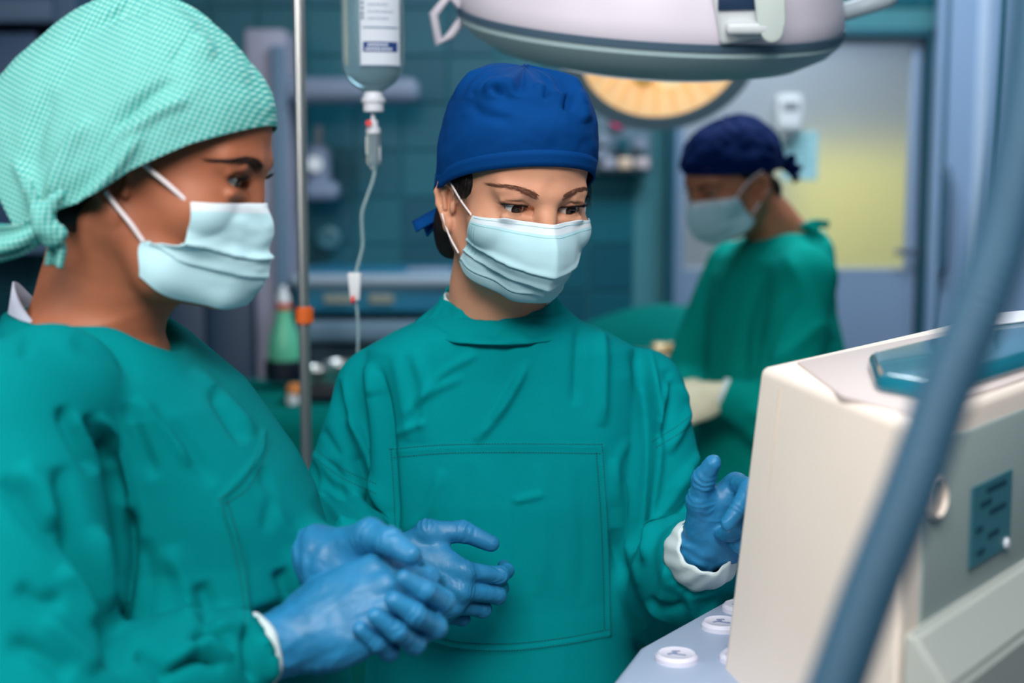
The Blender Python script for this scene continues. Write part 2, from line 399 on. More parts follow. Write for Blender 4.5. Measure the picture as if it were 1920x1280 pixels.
def eyes(parent, R, c, gaze, iris, whites=(226, 222, 218)):
    """two eyeballs, the iris a cap of faces round the gaze direction (head frame)"""
    ms = [mat('eye_white_%d' % whites[0], whites, .18, coat=.6), mat('iris_%d_%d' % iris[:2], iris, .2, coat=.35), mat('pupil', (6, 5, 5), .1, coat=.5)]
    g = np.asarray(gaze, float); g /= np.linalg.norm(g); Q = Vector((0, 0, 1)).rotation_difference(Vector(R @ g)).to_matrix()
    for x in (-1, 1):
        w = Vector(R @ (EYE*(x, 1, 1)) + c); prof = []
        for t in np.concatenate([np.linspace(0, 34, 18), np.linspace(38, 180, 26)]):
            a = rad(t); r = RE + (.0005*max(0, 1 - (t/30)**2)); prof.append((r*math.sin(a), r*math.cos(a)))
        n = 40; V = []; F = []; mi = []
        for rr, z in prof:
            for i in range(n): V.append(w + Q @ Vector((rr*math.cos(2*PI*i/n), rr*math.sin(2*PI*i/n), z)))
        angs = np.concatenate([np.linspace(0, 34, 18), np.linspace(38, 180, 26)])
        for j in range(len(prof)-1):
            for i in range(n):
                F.append((j*n+i, j*n+(i+1) % n, (j+1)*n+(i+1) % n, (j+1)*n+i)); mi.append(2 if angs[j] < 11.5 else (1 if angs[j] < 31.5 else 0))
        me = mesh_np('eye', V, F); o = link('eye', me, ms, parent); me.polygons.foreach_set('material_index', np.array(mi, np.int32))
def hairs(name, roots, m, parent):
    """fine tapering strands: each a polyline with a root radius, three-sided"""
    V = []; F = []
    for pts, r in roots:
        P = np.asarray(pts); n = len(P); b = len(V); T = P[-1] - P[0]; T /= np.linalg.norm(T) + 1e-9
        u = np.cross(T, [.3, .5, .8]); u /= np.linalg.norm(u); v = np.cross(T, u)
        for i in range(n):
            rr = r*(1 - .92*(i/(n-1))**1.5)
            for a in (0, 2.094, 4.189): V.append(P[i] + rr*(math.cos(a)*u + math.sin(a)*v))
        for i in range(n-1):
            for j in range(3): F.append((b+3*i+j, b+3*i+(j+1) % 3, b+3*i+3+(j+1) % 3, b+3*i+3+j))
    o = link(name, mesh_np(name, np.array(V), np.array(F)), m, parent); o['kind'] = 'stuff'; return o
def lashes(parent, R, c, o, m, n=70, L=.0075, up=1.0, low=True):
    roots = []; rng = np.random.RandomState(3)
    def pt(x, az, el, r): return EYE*(x, 1, 1) + np.array([x*r*math.sin(az)*math.cos(el), -r*math.cos(az)*math.cos(el), r*math.sin(el) + r*math.sin(az)*.10])
    for x in (-1, 1):
        for i in range(n):
            u = .05 + .93*i/(n-1); az = -1.20 + 2.36*u; sh = math.sqrt(4*u*(1-u)); el = o['lid_up']*sh**.9 - .02
            p = pt(x, az, el, .0140); out = p - EYE*(x, 1, 1); out /= np.linalg.norm(out); l = L*(.55 + .6*u)*rng.uniform(.8, 1.1)
            side = np.array([x*(u-.42)*.9, 0, 0]); d0 = out*.9 + side + np.array([0, 0, -.15]); d1 = out*.5 + side + np.array([0, 0, .95*up])
            roots.append(([R @ q + c for q in (p, p + d0*l*.4, p + d0*l*.62 + d1*l*.25, p + d0*l*.75 + d1*l*.55)], .00036))
        # dark line of the lid edge
        for i in range(n):
            u = .06 + .91*i/(n-1); az = -1.20 + 2.36*u; sh = math.sqrt(4*u*(1-u)); el = o['lid_up']*sh**.9 - .02
            u2 = u + .035; az2 = -1.20 + 2.36*u2; el2 = o['lid_up']*math.sqrt(max(4*u2*(1-u2), 0))**.9 - .02
            roots.append(([R @ pt(x, az, el, .01385) + c, R @ pt(x, az2, el2, .01385) + c], .00055))
        if low:
            for i in range(26):
                u = .12 + .82*i/25; az = -1.20 + 2.36*u; sh = math.sqrt(4*u*(1-u)); el = -o['lid_lo']*sh**1.1 - .02
                p = pt(x, az, el, .0139); out = p - EYE*(x, 1, 1); out /= np.linalg.norm(out); l = .0036*rng.uniform(.7, 1.1)
                roots.append(([R @ q + c for q in (p, p + out*l*.6 + np.array([x*(u-.5)*.3, 0, -.7])*l*.5, p + out*l*.7 + np.array([x*(u-.5)*.8, 0, -1])*l)], .00016))
        hairs('eyelashes', roots, m, parent); roots = []
def brows(parent, R, c, bvh, m, line, n=330, r=.00026, seed=5):
    """line: (x, z, half height, direction in degrees) along the brow from the nose outward, head frame"""
    Lr = np.asarray(line, float); rng = np.random.RandomState(seed); roots = []
    Rt = Matrix(R.tolist()).transposed()
    def surf(x, z):
        p0 = Vector(R @ np.array([x, -.16, z]) + c); d = Vector(R @ np.array([0, 1., 0])); h = bvh.ray_cast(p0, d)
        return None if h[0] is None else np.array(h[0] + h[1]*.0004)
    for x in (-1, 1):
        for i in range(n):
            t = rng.rand()*(len(Lr)-1); k = min(int(t), len(Lr)-2); q = Lr[k] + (Lr[k+1]-Lr[k])*(t-k)
            a = rad(q[3] + rng.normal(0, 9)); l = .0055*rng.uniform(.7, 1.2); x0 = q[0] + rng.normal(0, .0006); z0 = q[1] + rng.uniform(-1, 1)*q[2]
            pts = [surf(x*(x0 + math.cos(a)*l*f), z0 + math.sin(a)*l*f - .0006*f*f) for f in (0, .5, 1)]
            if any(p is None for p in pts): continue
            roots.append((pts, r))
        hairs('eyebrow', roots, m, parent); roots = []
# ---------------------------------------------------------------- cloth sheets
def sheet(P, thick=.0008, closed=False):
    """a grid of points (rows x cols x 3) as a thin two-sided sheet"""
    r, k, _ = P.shape; V = P.reshape(-1, 3); F = []
    for i in range(r-1):
        for j in range(k if closed else k-1): F.append((i*k+j, i*k+(j+1) % k, (i+1)*k+(j+1) % k, (i+1)*k+j))
    F = np.array(F)
    if thick == 0: return V, F, None
    N = normals(V, F); n = len(V); V2 = np.concatenate([V + N*thick/2, V - N*thick/2]); F2 = [F, F[:, ::-1] + n]
    E = []
    for j in range(k if closed else k-1): E += [(j, (j+1) % k), ((r-1)*k+(j+1) % k, (r-1)*k+j)]
    if not closed:
        for i in range(r-1): E += [((i+1)*k, i*k), (i*k+k-1, (i+1)*k+k-1)]
    F2.append(np.array([(b, a, a+n, b+n) for a, b in E]))
    return V2, np.concatenate(F2), None
def grid_uv(me, V_uv):
    uv = me.uv_layers.new(name='UVMap'); li = np.zeros(len(me.loops), np.int32); me.loops.foreach_get('vertex_index', li)
    uv.data.foreach_set('uv', V_uv[li].astype(np.float32).ravel())
def resample(ctrl, nr, nc):
    """Catmull-Rom through a control grid (rows x cols x k)"""
    A = np.asarray(ctrl, float)
    def along(A, n):
        m = A.shape[0]; P = np.concatenate([2*A[:1]-A[1:2], A, 2*A[-1:]-A[-2:-1]]); t = np.linspace(0, m-1, n); i = np.minimum(t.astype(int), m-2); f = (t-i).reshape((-1,)+(1,)*(A.ndim-1))
        a, b, c, d = P[i], P[i+1], P[i+2], P[i+3]; return .5*((2*b)+(c-a)*f+(2*a-5*b+4*c-d)*f**2+(3*b-a-3*c+d)*f**3)
    A = along(A, nr); return np.swapaxes(along(np.swapaxes(A, 0, 1), nc), 0, 1)
def mask_mats():
    m = mat('mask_fabric', (186, 226, 236), .85, bump=.12, bump_scale=900, sheen=.2)
    return [m, mat('mask_white_band', (222, 234, 242), .85, bump=.12, bump_scale=900), mat('mask_seam', (128, 196, 204), .9)]
def face_mask(parent, R, c, rows, bvh, pleats, nr=110, nc=130, seed=1, crumple=.0012, gap=.0022, band=.10, dash=True, ridge=.004):
    """rows: control rows top to bottom, each a list of (x, y, z) from one ear side to the other in the head frame"""
    P = resample(np.array(rows), nr, nc); V = P.reshape(-1, 3)
    F = np.array([(i*nc+j, i*nc+j+1, (i+1)*nc+j+1, (i+1)*nc+j) for i in range(nr-1) for j in range(nc-1)])
    N = normals(V, F)
    if N[:, 1].mean() > 0: N = -N
    v = np.repeat(np.linspace(0, 1, nr), nc); u = np.tile(np.linspace(-1, 1, nc), nr); h = np.zeros(len(V))
    for v0, amp, sag in pleats:                                       # stepped pleats, deeper to the sides
        vv = v - (v0 + sag*(1 - u*u)); h += amp*np.where(vv < 0, np.exp(-(vv/.05)**2), -.55*np.exp(-(vv/.018)**2))
    h += crumple*np.array([noise.fractal(Vector((a*2.2+seed, b*4.0, seed*.7)), 1, 2, 2) for a, b in zip(u, v)])
    h += ridge*np.exp(-np.abs(u)/.10)*np.clip(np.minimum(v/.15, (1-v)/.2), 0, 1)
    V = V + N*h[:, None]
    W = V @ R.T + c; NW = N @ R.T                                       # keep clear of the face
    need = np.zeros(len(W))
    for i in range(len(W)):
        p = Vector(W[i]); n = Vector(NW[i]); hit = bvh.ray_cast(p + n*.05, -n, .05 + gap)
        if hit[0] is not None: need[i] = .05 + gap - hit[3]
    need = need.reshape(nr, nc); soft = need.copy()
    for _ in range(60):                                                 # the sheet lifts smoothly over what pushes it
        q = np.pad(soft, 1, mode='edge'); soft = np.maximum(need, .97*(q[:-2, 1:-1] + q[2:, 1:-1] + q[1:-1, :-2] + q[1:-1, 2:])/4)
    for _ in range(4): q = np.pad(soft, 1, mode='edge'); soft = (q[:-2, 1:-1] + q[2:, 1:-1] + q[1:-1, :-2] + q[1:-1, 2:])/4
    W = W + NW*soft.reshape(-1, 1)
    G = W.reshape(nr, nc, 3)
    for _ in range(2): G[1:-1, 1:-1] = .5*G[1:-1, 1:-1] + .125*(G[:-2, 1:-1] + G[2:, 1:-1] + G[1:-1, :-2] + G[1:-1, 2:])
    V2, F2, _ = sheet(G, .0011)
    me = mesh_np('face_mask', V2, F2); o = link('face_mask', me, mask_mats(), parent)
    mi = np.zeros(len(F2), np.int32); k = (nr-1)*(nc-1); rr = np.arange(k)//(nc-1); mi[:k][rr < band*nr] = 1; mi[k:2*k][rr < band*nr] = 1
    me.polygons.foreach_set('material_index', mi)
    if dash:                                                           # welded seams: rows of little dents along the top and beside the ear edges
        b = MB(); n2 = normals(G.reshape(-1, 3), F).reshape(nr, nc, 3)
        sg = 1 if (n2[..., :] @ R[:, 1]).mean() < 0 else -1
        def dot(i, j, along):
            p = G[i, j] + sg*n2[i, j]*.0008; t = (G[i, min(j+1, nc-1)] - G[i, j-1]) if along else (G[min(i+1, nr-1), j] - G[i-1, j])
            t = t/np.linalg.norm(t); n = sg*n2[i, j]; bb = np.cross(n, t); b.box(p, (.0009, .0005, .0004), np.array([t, bb, n]).T)
        for row in (int(nr*.045), int(nr*.135)):
            for j in range(4, nc-4, 1): dot(row, j, True)
        for col in (3, 6, 9, nc-10, nc-7, nc-4):
            for i in range(int(nr*.17), int(nr*.62), 2): dot(i, col, False)
        b.build('seam', mask_mats()[2], o, smooth=False)
    return o, G
def ear_loop(mask, pts, m=None, r=.0012):
    V, F = tube_np(spline(pts, 10), r, 8); return link('ear_loop', mesh_np('ear_loop', V, F), m or mat('elastic', (232, 222, 226), .7), mask)
def cap_loft(R, c, brim, top, n=2.5, nr=70, nc=192, side=0.05, back=(0, 0), pucker=None, wr=.0015, seed=2, shrink=0.0):
    """brim: function phi -> (x, y, z) in the head frame (phi 0 = front, growing to +x); top: crown centre. Returns grid of world points, grid uv"""
    ph = np.linspace(0, 2*PI, nc, endpoint=False); th = np.linspace(0, PI/2*.995, nr); B = np.array([brim(p) for p in ph]); ctr = B.mean(0)
    s = np.cos(th)**(2/n); h = np.sin(th)**(2/n); G = np.zeros((nr, nc, 3))
    top = np.asarray(top, float)
    for i in range(nr):
        ax = ctr + (top - ctr)*h[i]; q = (B - ctr)*s[i]*(1 + side*math.sin(min(h[i]*2.2, PI)))
        G[i] = ax + q; G[i, :, 2] = B[:, 2]*(1-h[i]) + top[2]*h[i]
        G[i, :, 1] += back[0]*math.sin(min(h[i]*1.6, 1)*PI)*np.clip(-np.cos(ph), 0, 1)
        G[i, :, 2] += back[1]*math.sin(min(h[i]*1.6, 1)*PI)*np.clip(-np.cos(ph), 0, 1)
    V = G.reshape(-1, 3); F = np.array([(i*nc+j, i*nc+(j+1) % nc, (i+1)*nc+(j+1) % nc, (i+1)*nc+j) for i in range(nr-1) for j in range(nc)])
    N = normals(V, F); out = np.sign(((V - V.mean(0))*N).sum(1).mean()); N = N*out
    hh = np.repeat(h, nc); pp = np.tile(ph, nr); d = np.zeros(len(V))
    if pucker:
        for p0, wd, h0, amp in pucker:
            dp = (pp - p0 + PI) % (2*PI) - PI; d += amp*np.exp(-(dp/wd)**2)*np.clip((hh - h0)/(1-h0), 0, 1)**.6*np.clip((1.02-hh)*8, 0, 1)
    d += wr*np.array([noise.fractal(Vector((math.sin(a)*2.1, math.cos(a)*2.1, b*2.6+seed)), 1, 2, 3) for a, b in zip(pp, hh)])*np.clip(hh*5, 0, 1)
    V = V + N*d[:, None]
    W = (V @ R.T + c).reshape(nr, nc, 3); arc = np.concatenate([[0], np.cumsum(np.linalg.norm(np.diff(W[:, 0], axis=0), axis=1))])
    uv = np.stack([np.tile(ph/(2*PI)*.58, nr), np.repeat(arc, nc)], 1)
    return W, uv, N @ R.T
def press(W, lines):
    nr, nc, _ = W.shape; F = np.array([(i*nc+j, i*nc+(j+1) % nc, (i+1)*nc+(j+1) % nc, (i+1)*nc+j) for i in range(nr-1) for j in range(nc-1)] + [(i*nc+nc-1, i*nc, (i+1)*nc, (i+1)*nc+nc-1) for i in range(nr-1)])
    V = W.reshape(-1, 3); N = normals(V, F)
    if ((V - V.mean(0))*N).sum() < 0: F = F[:, ::-1]
    return folds(V, F, lines).reshape(W.shape)
def cap_object(name, W, m, parent, thick=.0016, uv=None):
    V, F, _ = sheet(W, thick, True); me = mesh_np(name, V, F); o = link(name, me, m, parent)
    if uv is not None: grid_uv(me, np.concatenate([uv, uv]))
    return o
# ---------------------------------------------------------------- gloved hands
def glove(name, parent, R, c, right, flex, spread, thumb, m, lengths=1.0, fine=.0011, wr=.0009, wrist=None, palm_curve=.0, seed=0, thin=1.0, cuff_len=.05, fore=None, palm=1.0):
    """a hand in its own frame: wrist at the origin, fingers along +y, back of the hand +z, thumb on the -x side of a right hand.
    flex: per finger (index..little) three bends in degrees; spread: per finger degrees; thumb: four points"""
    sx = -1 if right else 1
    base = [(x_, y_*palm, z_) for x_, y_, z_ in ((.0245, .088, .000), (.0050, .092, .003), (-.0140, .087, .001), (-.0300, .077, -.003))]
    seg = [(.043, .026, .021), (.047, .030, .022), (.043, .028, .022), (.034, .021, .019)]
    rr = [(.0102, .0092, .0082, .0070), (.0104, .0094, .0084, .0072), (.0098, .0090, .0080, .0069), (.0088, .0080, .0072, .0062)]
    fingers = []
    for i in range(4):
        p = np.array(base[i]); a = rad(spread[i]); f = 0; pts = [p]
        for k in range(3):
            f += rad(flex[i][k]); d = np.array([math.sin(a)*math.cos(f), math.cos(a)*math.cos(f), -math.sin(f)]); p = p + d*seg[i][k]*lengths; pts.append(p)
        fingers.append(pts)
    th = [np.array(t) for t in thumb]
    M = np.diag([sx, 1, 1.])
    fl = np.array([0, -1., 0]) if fore is None else (np.asarray(fore, float)/np.linalg.norm(fore)) @ R @ M
    end = np.array([0, -.006, 0]) + fl*cuff_len
    allp = np.array([q for f in fingers for q in f] + th + [end]) @ M
    Wp = allp @ R.T + c; lo, hi = Wp.min(0) - .034, Wp.max(0) + .034
    G = Grid(*[np.arange(lo[i], hi[i], fine, dtype=np.float32) for i in range(3)]); G.frame(R @ M, c)
    # the frame may be mirrored: distances stay true
    G.ell((-.002, .052*palm, .000), (.038*thin, .050*palm, .0150*thin), .0)
    for i in range(4): G.cap((base[i][0]*.45, .012, -.001), base[i], .0135*thin, rr[i][0]*1.12, .012)
    G.ell((.021, .034, -.009), (.016, .030, .014), .012); G.ell((-.024, .036, -.008), (.013, .032, .013), .012)
    G.chain([(0, .020, 0), np.array([0, -.004, 0]) + fl*.008, end], (.0215, .0225, .028), .016)
    for i in range(4):
        G.chain(fingers[i], rr[i], .0035)
        G.ell(np.array(base[i]) + (0, -.002, .004), (.0095, .012, .008), .006)          # knuckle
    G.chain(th, (.0150, .0125, .0108, .0085), .006)
    G.cap(th[1], (base[0][0], base[0][1]-.018, -.004), .0075, .0085, .012)              # web of the thumb
    V, F = G.mesh(1); V, F = keep_big(V, F); N = normals(V, F)
    V = wrinkle(V, N, wr, 62, (1, .55, 1.2), R @ M, 2)
    N = normals(V, F)
    # creases across the bent joints and fine gathers over the glove, uneven as thin rubber is
    L = (V - c) @ (R @ M); d = np.zeros(len(V)); nz = np.array([noise.noise(Vector(p)*70 + Vector((seed*3.1, 0, 0))) for p in L]); nz2 = np.array([noise.noise(Vector(p)*34 + Vector((0, seed*2.3, 5))) for p in L])
    am = np.clip(.55 + 1.3*nz2, 0, 1.4)
    for fg in fingers:
        for k in (0, 1, 2):
            j = fg[k]; ax = fg[k+1] - fg[k]; ax = ax/np.linalg.norm(ax); q = L - j; t = q @ ax; rad_ = np.linalg.norm(q - t[:, None]*ax, axis=1)
            near = (rad_ < .0135) & (np.abs(t) < .016); d[near] += .00055*am[near]*np.sin(t[near]*2*PI/.0056 + 5*nz[near] + k)*np.exp(-(t[near]/.010)**2)
    for k in (1, 2):
        j = th[k]; ax = th[k+1] - th[k]; ax /= np.linalg.norm(ax); q = L - j; t = q @ ax; rad_ = np.linalg.norm(q - t[:, None]*ax, axis=1)
        near = (rad_ < .017) & (np.abs(t) < .02); d[near] += .0006*am[near]*np.sin(t[near]*2*PI/.0066 + 5*nz[near])*np.exp(-(t[near]/.012)**2)
    wv = np.exp(-((L[:, 1] + .008)/.022)**2); d += wv*.0008*am*np.sin(L[:, 1]*2*PI/.014 + 6*nz2 + 3*np.sin(L[:, 0]*90))
    pm = np.exp(-((L[:, 1] - .045)/.04)**2); d += pm*.0006*np.maximum(0, np.sin((L[:, 1]*.55 + L[:, 0]*sx)*2*PI/.013 + 7*nz2))**2*np.clip(am - .3, 0, 1)
    V = V + N*d[:, None]
    return link(name, mesh_np(name, V, F), m, parent)
THUMB_OUT = [(.018, .018, -.006), (.040, .045, -.012), (.055, .075, -.016), (.062, .104, -.018)]
def stitches(name, bvh, paths, m, parent, step=5.2, ln=.0020, wd=.0008, off=.0003):
    """rows of thread laid on a cloth along photo-traced paths; short dashes"""
    b = MB()
    for P in paths:
        P = spline(np.asarray(P, float), 10) if len(P) > 2 else np.asarray(P, float)
        L = np.concatenate([[0], np.cumsum(np.linalg.norm(np.diff(P, axis=0), axis=1))]); s = np.arange(0, L[-1], step)
        x, y = np.interp(s, L, P[:, 0]), np.interp(s, L, P[:, 1]); x2, y2 = np.interp(s+2, L, P[:, 0]), np.interp(s+2, L, P[:, 1])
        for i in range(len(s)):
            p, n = project(bvh, x[i], y[i]); q, _ = project(bvh, x2[i], y2[i])
            if p is None or q is None: continue
            t = q - p; l = np.linalg.norm(t)
            if l < 1e-6 or l > .02: continue
            t /= l; bb = np.cross(n, t); bb /= np.linalg.norm(bb) + 1e-9; b.box(p + n*off, (ln, wd, .0005), np.array([t, bb, n]).T)
    o = b.build(name, m, parent, smooth=False); o['kind'] = 'stuff'; return o
def bvh_of(V, F): return BVHTree.FromPolygons([tuple(v) for v in V], [tuple(map(int, f)) for f in F])
# ================================================================ the room
WY = 4.60
def struct(b, name, m, parent=None, smooth=False, **k):
    o = b.build(name, m, parent, smooth=smooth, **k)
    if parent is None: o['kind'] = 'structure'
    return o
GROUT = mat('grout', (70, 134, 146), .8)
TILE = [mat('teal_tile_%s' % n, c, .42, noise_amt=.06, noise_scale=6, spec=.35) for n, c in (('mid', (14, 92, 110)), ('deep', (10, 85, 104)), ('soft', (20, 100, 116)))]
struct(MB().box((.2, 1.9, -.05), (4.6, 6.2, .1)), 'floor', mat('vinyl_floor', (92, 122, 134), .35, noise_amt=.08, noise_scale=5))
struct(MB().box((.2, 1.9, 3.05), (4.6, 6.2, .1)), 'ceiling', mat('ceiling_white', (196, 206, 212), .9, noise_amt=.02))
struct(MB().box((-2.05, 1.9, 1.5), (.1, 6.2, 3.0)), 'wall_left', mat('side_wall_paint', (20, 80, 96), .6, noise_amt=.05, noise_scale=3))
struct(MB().box((2.45, 1.9, 1.5), (.1, 6.2, 3.0)), 'wall_right', mat('side_wall_paint', (20, 80, 96)))
# tiled back wall with the opening for the door
DX0, DX1, DZT = at(1248, 300, WY)[0], at(1742, 300, WY)[0], at(1500, 58, WY)[2]
b = MB(); b.box(((-2.0 + DX0)/2, WY + .06, 1.5), (DX0 + 2.0, .1, 3.0)); b.box(((DX0+DX1)/2, WY + .06, (3.0 + DZT)/2), (DX1 - DX0, .1, 3.0 - DZT)); b.box(((DX1 + 2.4)/2, WY + .06, 1.5), (2.4 - DX1, .1, 3.0))
wall = struct(b, 'wall_back', GROUT)
TS = .15; tmesh = []
for k, m in enumerate(TILE):
    bm = bmesh.new(); bmesh.ops.create_cube(bm, size=1); bmesh.ops.scale(bm, vec=(TS-.006, .012, TS-.006), verts=bm.verts)
    bmesh.ops.bevel(bm, geom=[e for e in bm.edges if all(v.co.y < 0 for v in e.verts)], offset=.0025, segments=1, affect='EDGES')
    me = bpy.data.meshes.new('tile'); bm.to_mesh(me); bm.free(); me.materials.append(m); tmesh.append(me)
rng = random.Random(4); far = MB(); cnt = 0; spots = []
for i in range(-14, 17):
    for j in range(0, 20):
        x, z = .02 + i*TS, .075 + j*TS
        if x + TS/2 > DX0 and z - TS/2 < DZT: continue
        if x < -1.95 or x > DX0 + .0 and False or x > 2.35: continue
        spots.append((abs(cam_px((x, WY, z))[0] - 960)/960 + abs(cam_px((x, WY, z))[1] - 400)/500, x, z))
spots.sort()
for k, (_, x, z) in enumerate(spots):
    q = cam_px((x, WY, z)); vis = -60 < q[0] < 1980 and -60 < q[1] < 760
    if vis and cnt < 280:
        o = bpy.data.objects.new('tile', rng.choice(tmesh)); C.objects.link(o); o.parent = wall; o.location = (x, WY + .006, z); o.rotation_euler = (rng.gauss(0, .004), 0, rng.gauss(0, .004)); cnt += 1
    else: far.box((x, WY + .006, z), (TS-.006, .012, TS-.006))
o = far.build('tiling', TILE[0], wall, smooth=False); o['kind'] = 'stuff'
# corridor behind the door
struct(MB().box(((DX0+DX1)/2, WY + 1.4, 1.5), (2.4, .1, 3.0)), 'wall_corridor', mat('corridor_grey', (92, 106, 130), .9))
YEL = mat('yellow_paint', (224, 212, 128), .9, noise_amt=.03)
struct(MB().box((at(1650, 300, WY+1.3)[0] + .12, WY + 1.33, .84), (1.02, .03, 1.68)), 'trim_1', YEL)
cl = bpy.data.lights.new('corridor_lamp', 'AREA'); cl.energy = 74; cl.size = .8; cl.color = (1, .98, .92); clo = bpy.data.objects.new('corridor_lamp', cl); C.objects.link(clo); clo.location = ((DX0+DX1)/2, WY + .75, 2.6)
# door_1: blue-grey leaf with a big frosted pane
DB = mat('door_blue_grey', (126, 150, 182), .45, noise_amt=.03, noise_scale=4); DD = mat('door_jamb', (20, 84, 104), .5)
dm = (DX0 + DX1)/2
px_ = lambda x: at(x, 300, WY)[0]
pz_ = lambda y: at(960, y, WY)[2]
fr = MB(); fr.box((DX0 + .012, WY - .01, DZT/2), (.024, .13, DZT), bevel=.004); fr.box((DX1 - .016, WY - .01, DZT/2), (.032, .13, DZT), bevel=.004); fr.box((dm, WY - .01, DZT - .012), (DX1 - DX0, .13, .024), bevel=.004)
d1 = struct(fr, 'door_1', DD)
x0, x1, zt = DX0 + .028, DX1 - .040, DZT - .028; p0, p1, q0, q1 = px_(1282), px_(1702), pz_(503), pz_(84)
lf = MB(); lf.box(((x0+p0)/2, WY, zt/2), (p0-x0, .045, zt), bevel=.003); lf.box(((x1+p1)/2, WY, zt/2), (x1-p1, .045, zt), bevel=.003); lf.box(((p0+p1)/2, WY, (zt+q1)/2), (p1-p0, .045, zt-q1), bevel=.003); lf.box(((p0+p1)/2, WY, q0/2), (p1-p0, .045, q0), bevel=.003)
leaf = lf.build('door_leaf', DB, d1, smooth=False)
gp = MB().box(((p0+p1)/2, WY + .004, (q0+q1)/2), (p1-p0+.01, .008, q1-q0+.01)).build('frosted_pane', mat('frosted_glass', (226, 230, 226), .42, trans=.93, ior=1.3, spec=.3), leaf, smooth=False)
bd = MB()
for c, s in ((((p0+p1)/2, WY - .018, q0 - .004), (p1-p0, .014, .010)), (((p0+p1)/2, WY - .018, q1 + .004), (p1-p0, .014, .010)), ((p0 - .004, WY - .018, (q0+q1)/2), (.010, .014, q1-q0)), ((p1 + .004, WY - .018, (q0+q1)/2), (.010, .014, q1-q0))): bd.box(c, s, bevel=.002)
bd.build('glazing_bead', mat('bead_pale', (150, 170, 196), .5), leaf)
hd = MB(); hz = pz_(470); hd.cyl((p1 + .055, WY - .022, hz), (p1 + .055, WY - .07, hz), .010); hd.cyl((p1 + .058, WY - .065, hz), (p1 - .05, WY - .065, hz), .009, bevel=.003); hd.box((p1 + .055, WY - .026, hz - .03), (.036, .008, .17), bevel=.003)
hd.build('door_handle', mat('steel', (178, 186, 194), .25, metal=1), leaf)
# paper notice and dispenser on the door
def on_door(n): return thing(n[0], n[1], n[2], n[3])
t = thing('paper_notice', 'pale blue paper notice taped to the frosted door pane', 'notice', tuple(at(1500, 292, WY - .03)))
MB().box(at(1500, 292, WY - .008), (.115, .002, .155), bevel=.0005).build('sheet', mat('notice_paper', (158, 206, 216), .8), t, smooth=False)
b = MB()
for k in range(6): b.box(at(1500, 258 + k*12, WY - .0105) - (.012*(k % 2), 0, 0), (.075 - .012*(k % 3), .001, .006))
b.build('lettering', mat('notice_ink', (128, 182, 196), .8), t, smooth=False)
t = thing('soap_dispenser', 'white wall dispenser above the paper notice on the door', 'dispenser', tuple(at(1478, 212, WY - .06)))
c = at(1478, 212, WY - .045); MB().box(c, (.085, .07, .115), bevel=.018, seg=4).build('housing', mat('white_plastic', (226, 230, 236), .35), t)
MB().cyl(c + (0, -.01, -.055), c + (0, -.01, -.080), .014).build('nozzle', mat('grey_plastic', (130, 138, 148), .4), t); MB().box(c + (0, -.036, .02), (.05, .004, .03), bevel=.0015).build('window_strip', mat('grey_plastic', (130, 138, 148)), t)
# door_2: sliding steel leaf at the right edge
SD = mat('sliding_door_blue', (132, 158, 192), .38, noise_amt=.04, noise_scale=3)
SX0, SX1 = at(1752, 300, 4.35)[0], 2.38
d2 = struct(MB().box(((SX0+SX1)/2, 4.37, 1.2), (SX1 - SX0, .05, 2.4), bevel=.006), 'door_2', SD)
for px, wd, m in ((1768, .012, DD), (1836, .035, mat('strip_pale', (170, 190, 216), .4)), (1872, .02, DD)): MB().box((at(px, 300, 4.34)[0], 4.341, 1.2), (wd, .010, 2.36), bevel=.003).build('panel_strip', m, d2, smooth=False)
hx = at(1772, 430, 4.30)[0]; hd = MB(); hd.tube(spline([(hx, 4.345, 1.60), (hx, 4.295, 1.58), (hx, 4.29, 1.45), (hx, 4.295, 1.30), (hx, 4.345, 1.28)], 6), .011, 12); hd.build('pull_handle', mat('handle_slate', (70, 100, 126), .4), d2)
struct(MB().box(((SX0+SX1)/2 - .3, 4.36, 2.46), (1.9, .09, .10), bevel=.006), 'trim_2', mat('rail_blue', (86, 118, 152), .4))
struct(MB().box((.2, WY + .0, .05), (4.4, .02, .1)), 'baseboard_back', mat('base_grey', (70, 100, 112), .6))
# ceiling panels that give the light
for n, (x, y) in enumerate(((.35, .75), (.75, 3.3))):
    t = thing('ceiling_light', ('square white ceiling light panel above the viewer', 'square white ceiling light panel over the draped tables')[n], 'light', (x, y, 2.99))
    MB().box((x, y, 2.985), (1.3, 1.1, .03), bevel=.006).build('frame', mat('lamp_frame', (220, 224, 228), .5), t)
    MB().box((x, y, 2.966), (1.2, 1.0, .008)).build('diffuser', mat('lamp_diffuser', (236, 246, 255), .6, emit=1.2), t, smooth=False)
# ================================================================ surgical lights
LAMPW = mat('lamp_shell', (222, 214, 226), .42, spec=.4); LAMPG = mat('lamp_skirt', (168, 194, 198), .45); SEAL = mat('lamp_seal', (66, 92, 112), .6)
lc = at(1218, 36, 2.15)
tag_l = thing('surgical_light', 'large pale dome surgical light hanging over the dark blue cap', 'surgical light', tuple(lc))
TL = Ry(rad(3.2)) @ Rx(rad(13))
RL = .285
def lp(x, y, z): return TL @ np.array([x, y, z]) + lc
MB().lathe([(RL*.985, .004), (RL*.995, .012), (RL*.985, .030), (RL*.93, .085), (RL*.80, .150), (RL*.55, .205), (.06, .225), (.001, .226)], lc, TL, 96).build('dome', LAMPW, tag_l)
MB().lathe([(RL*.98, -.006), (RL*1.0, -.004), (RL*1.0, .005), (RL*.98, .006)], lc, TL, 96).build('seal_ring', SEAL, tag_l)
MB().lathe([(.001, -.060), (RL*.62, -.060), (RL*.80, -.050), (RL*.93, -.030), (RL*.99, -.012), (RL*.99, -.005)], lc, TL, 96).build('skirt', LAMPG, tag_l)
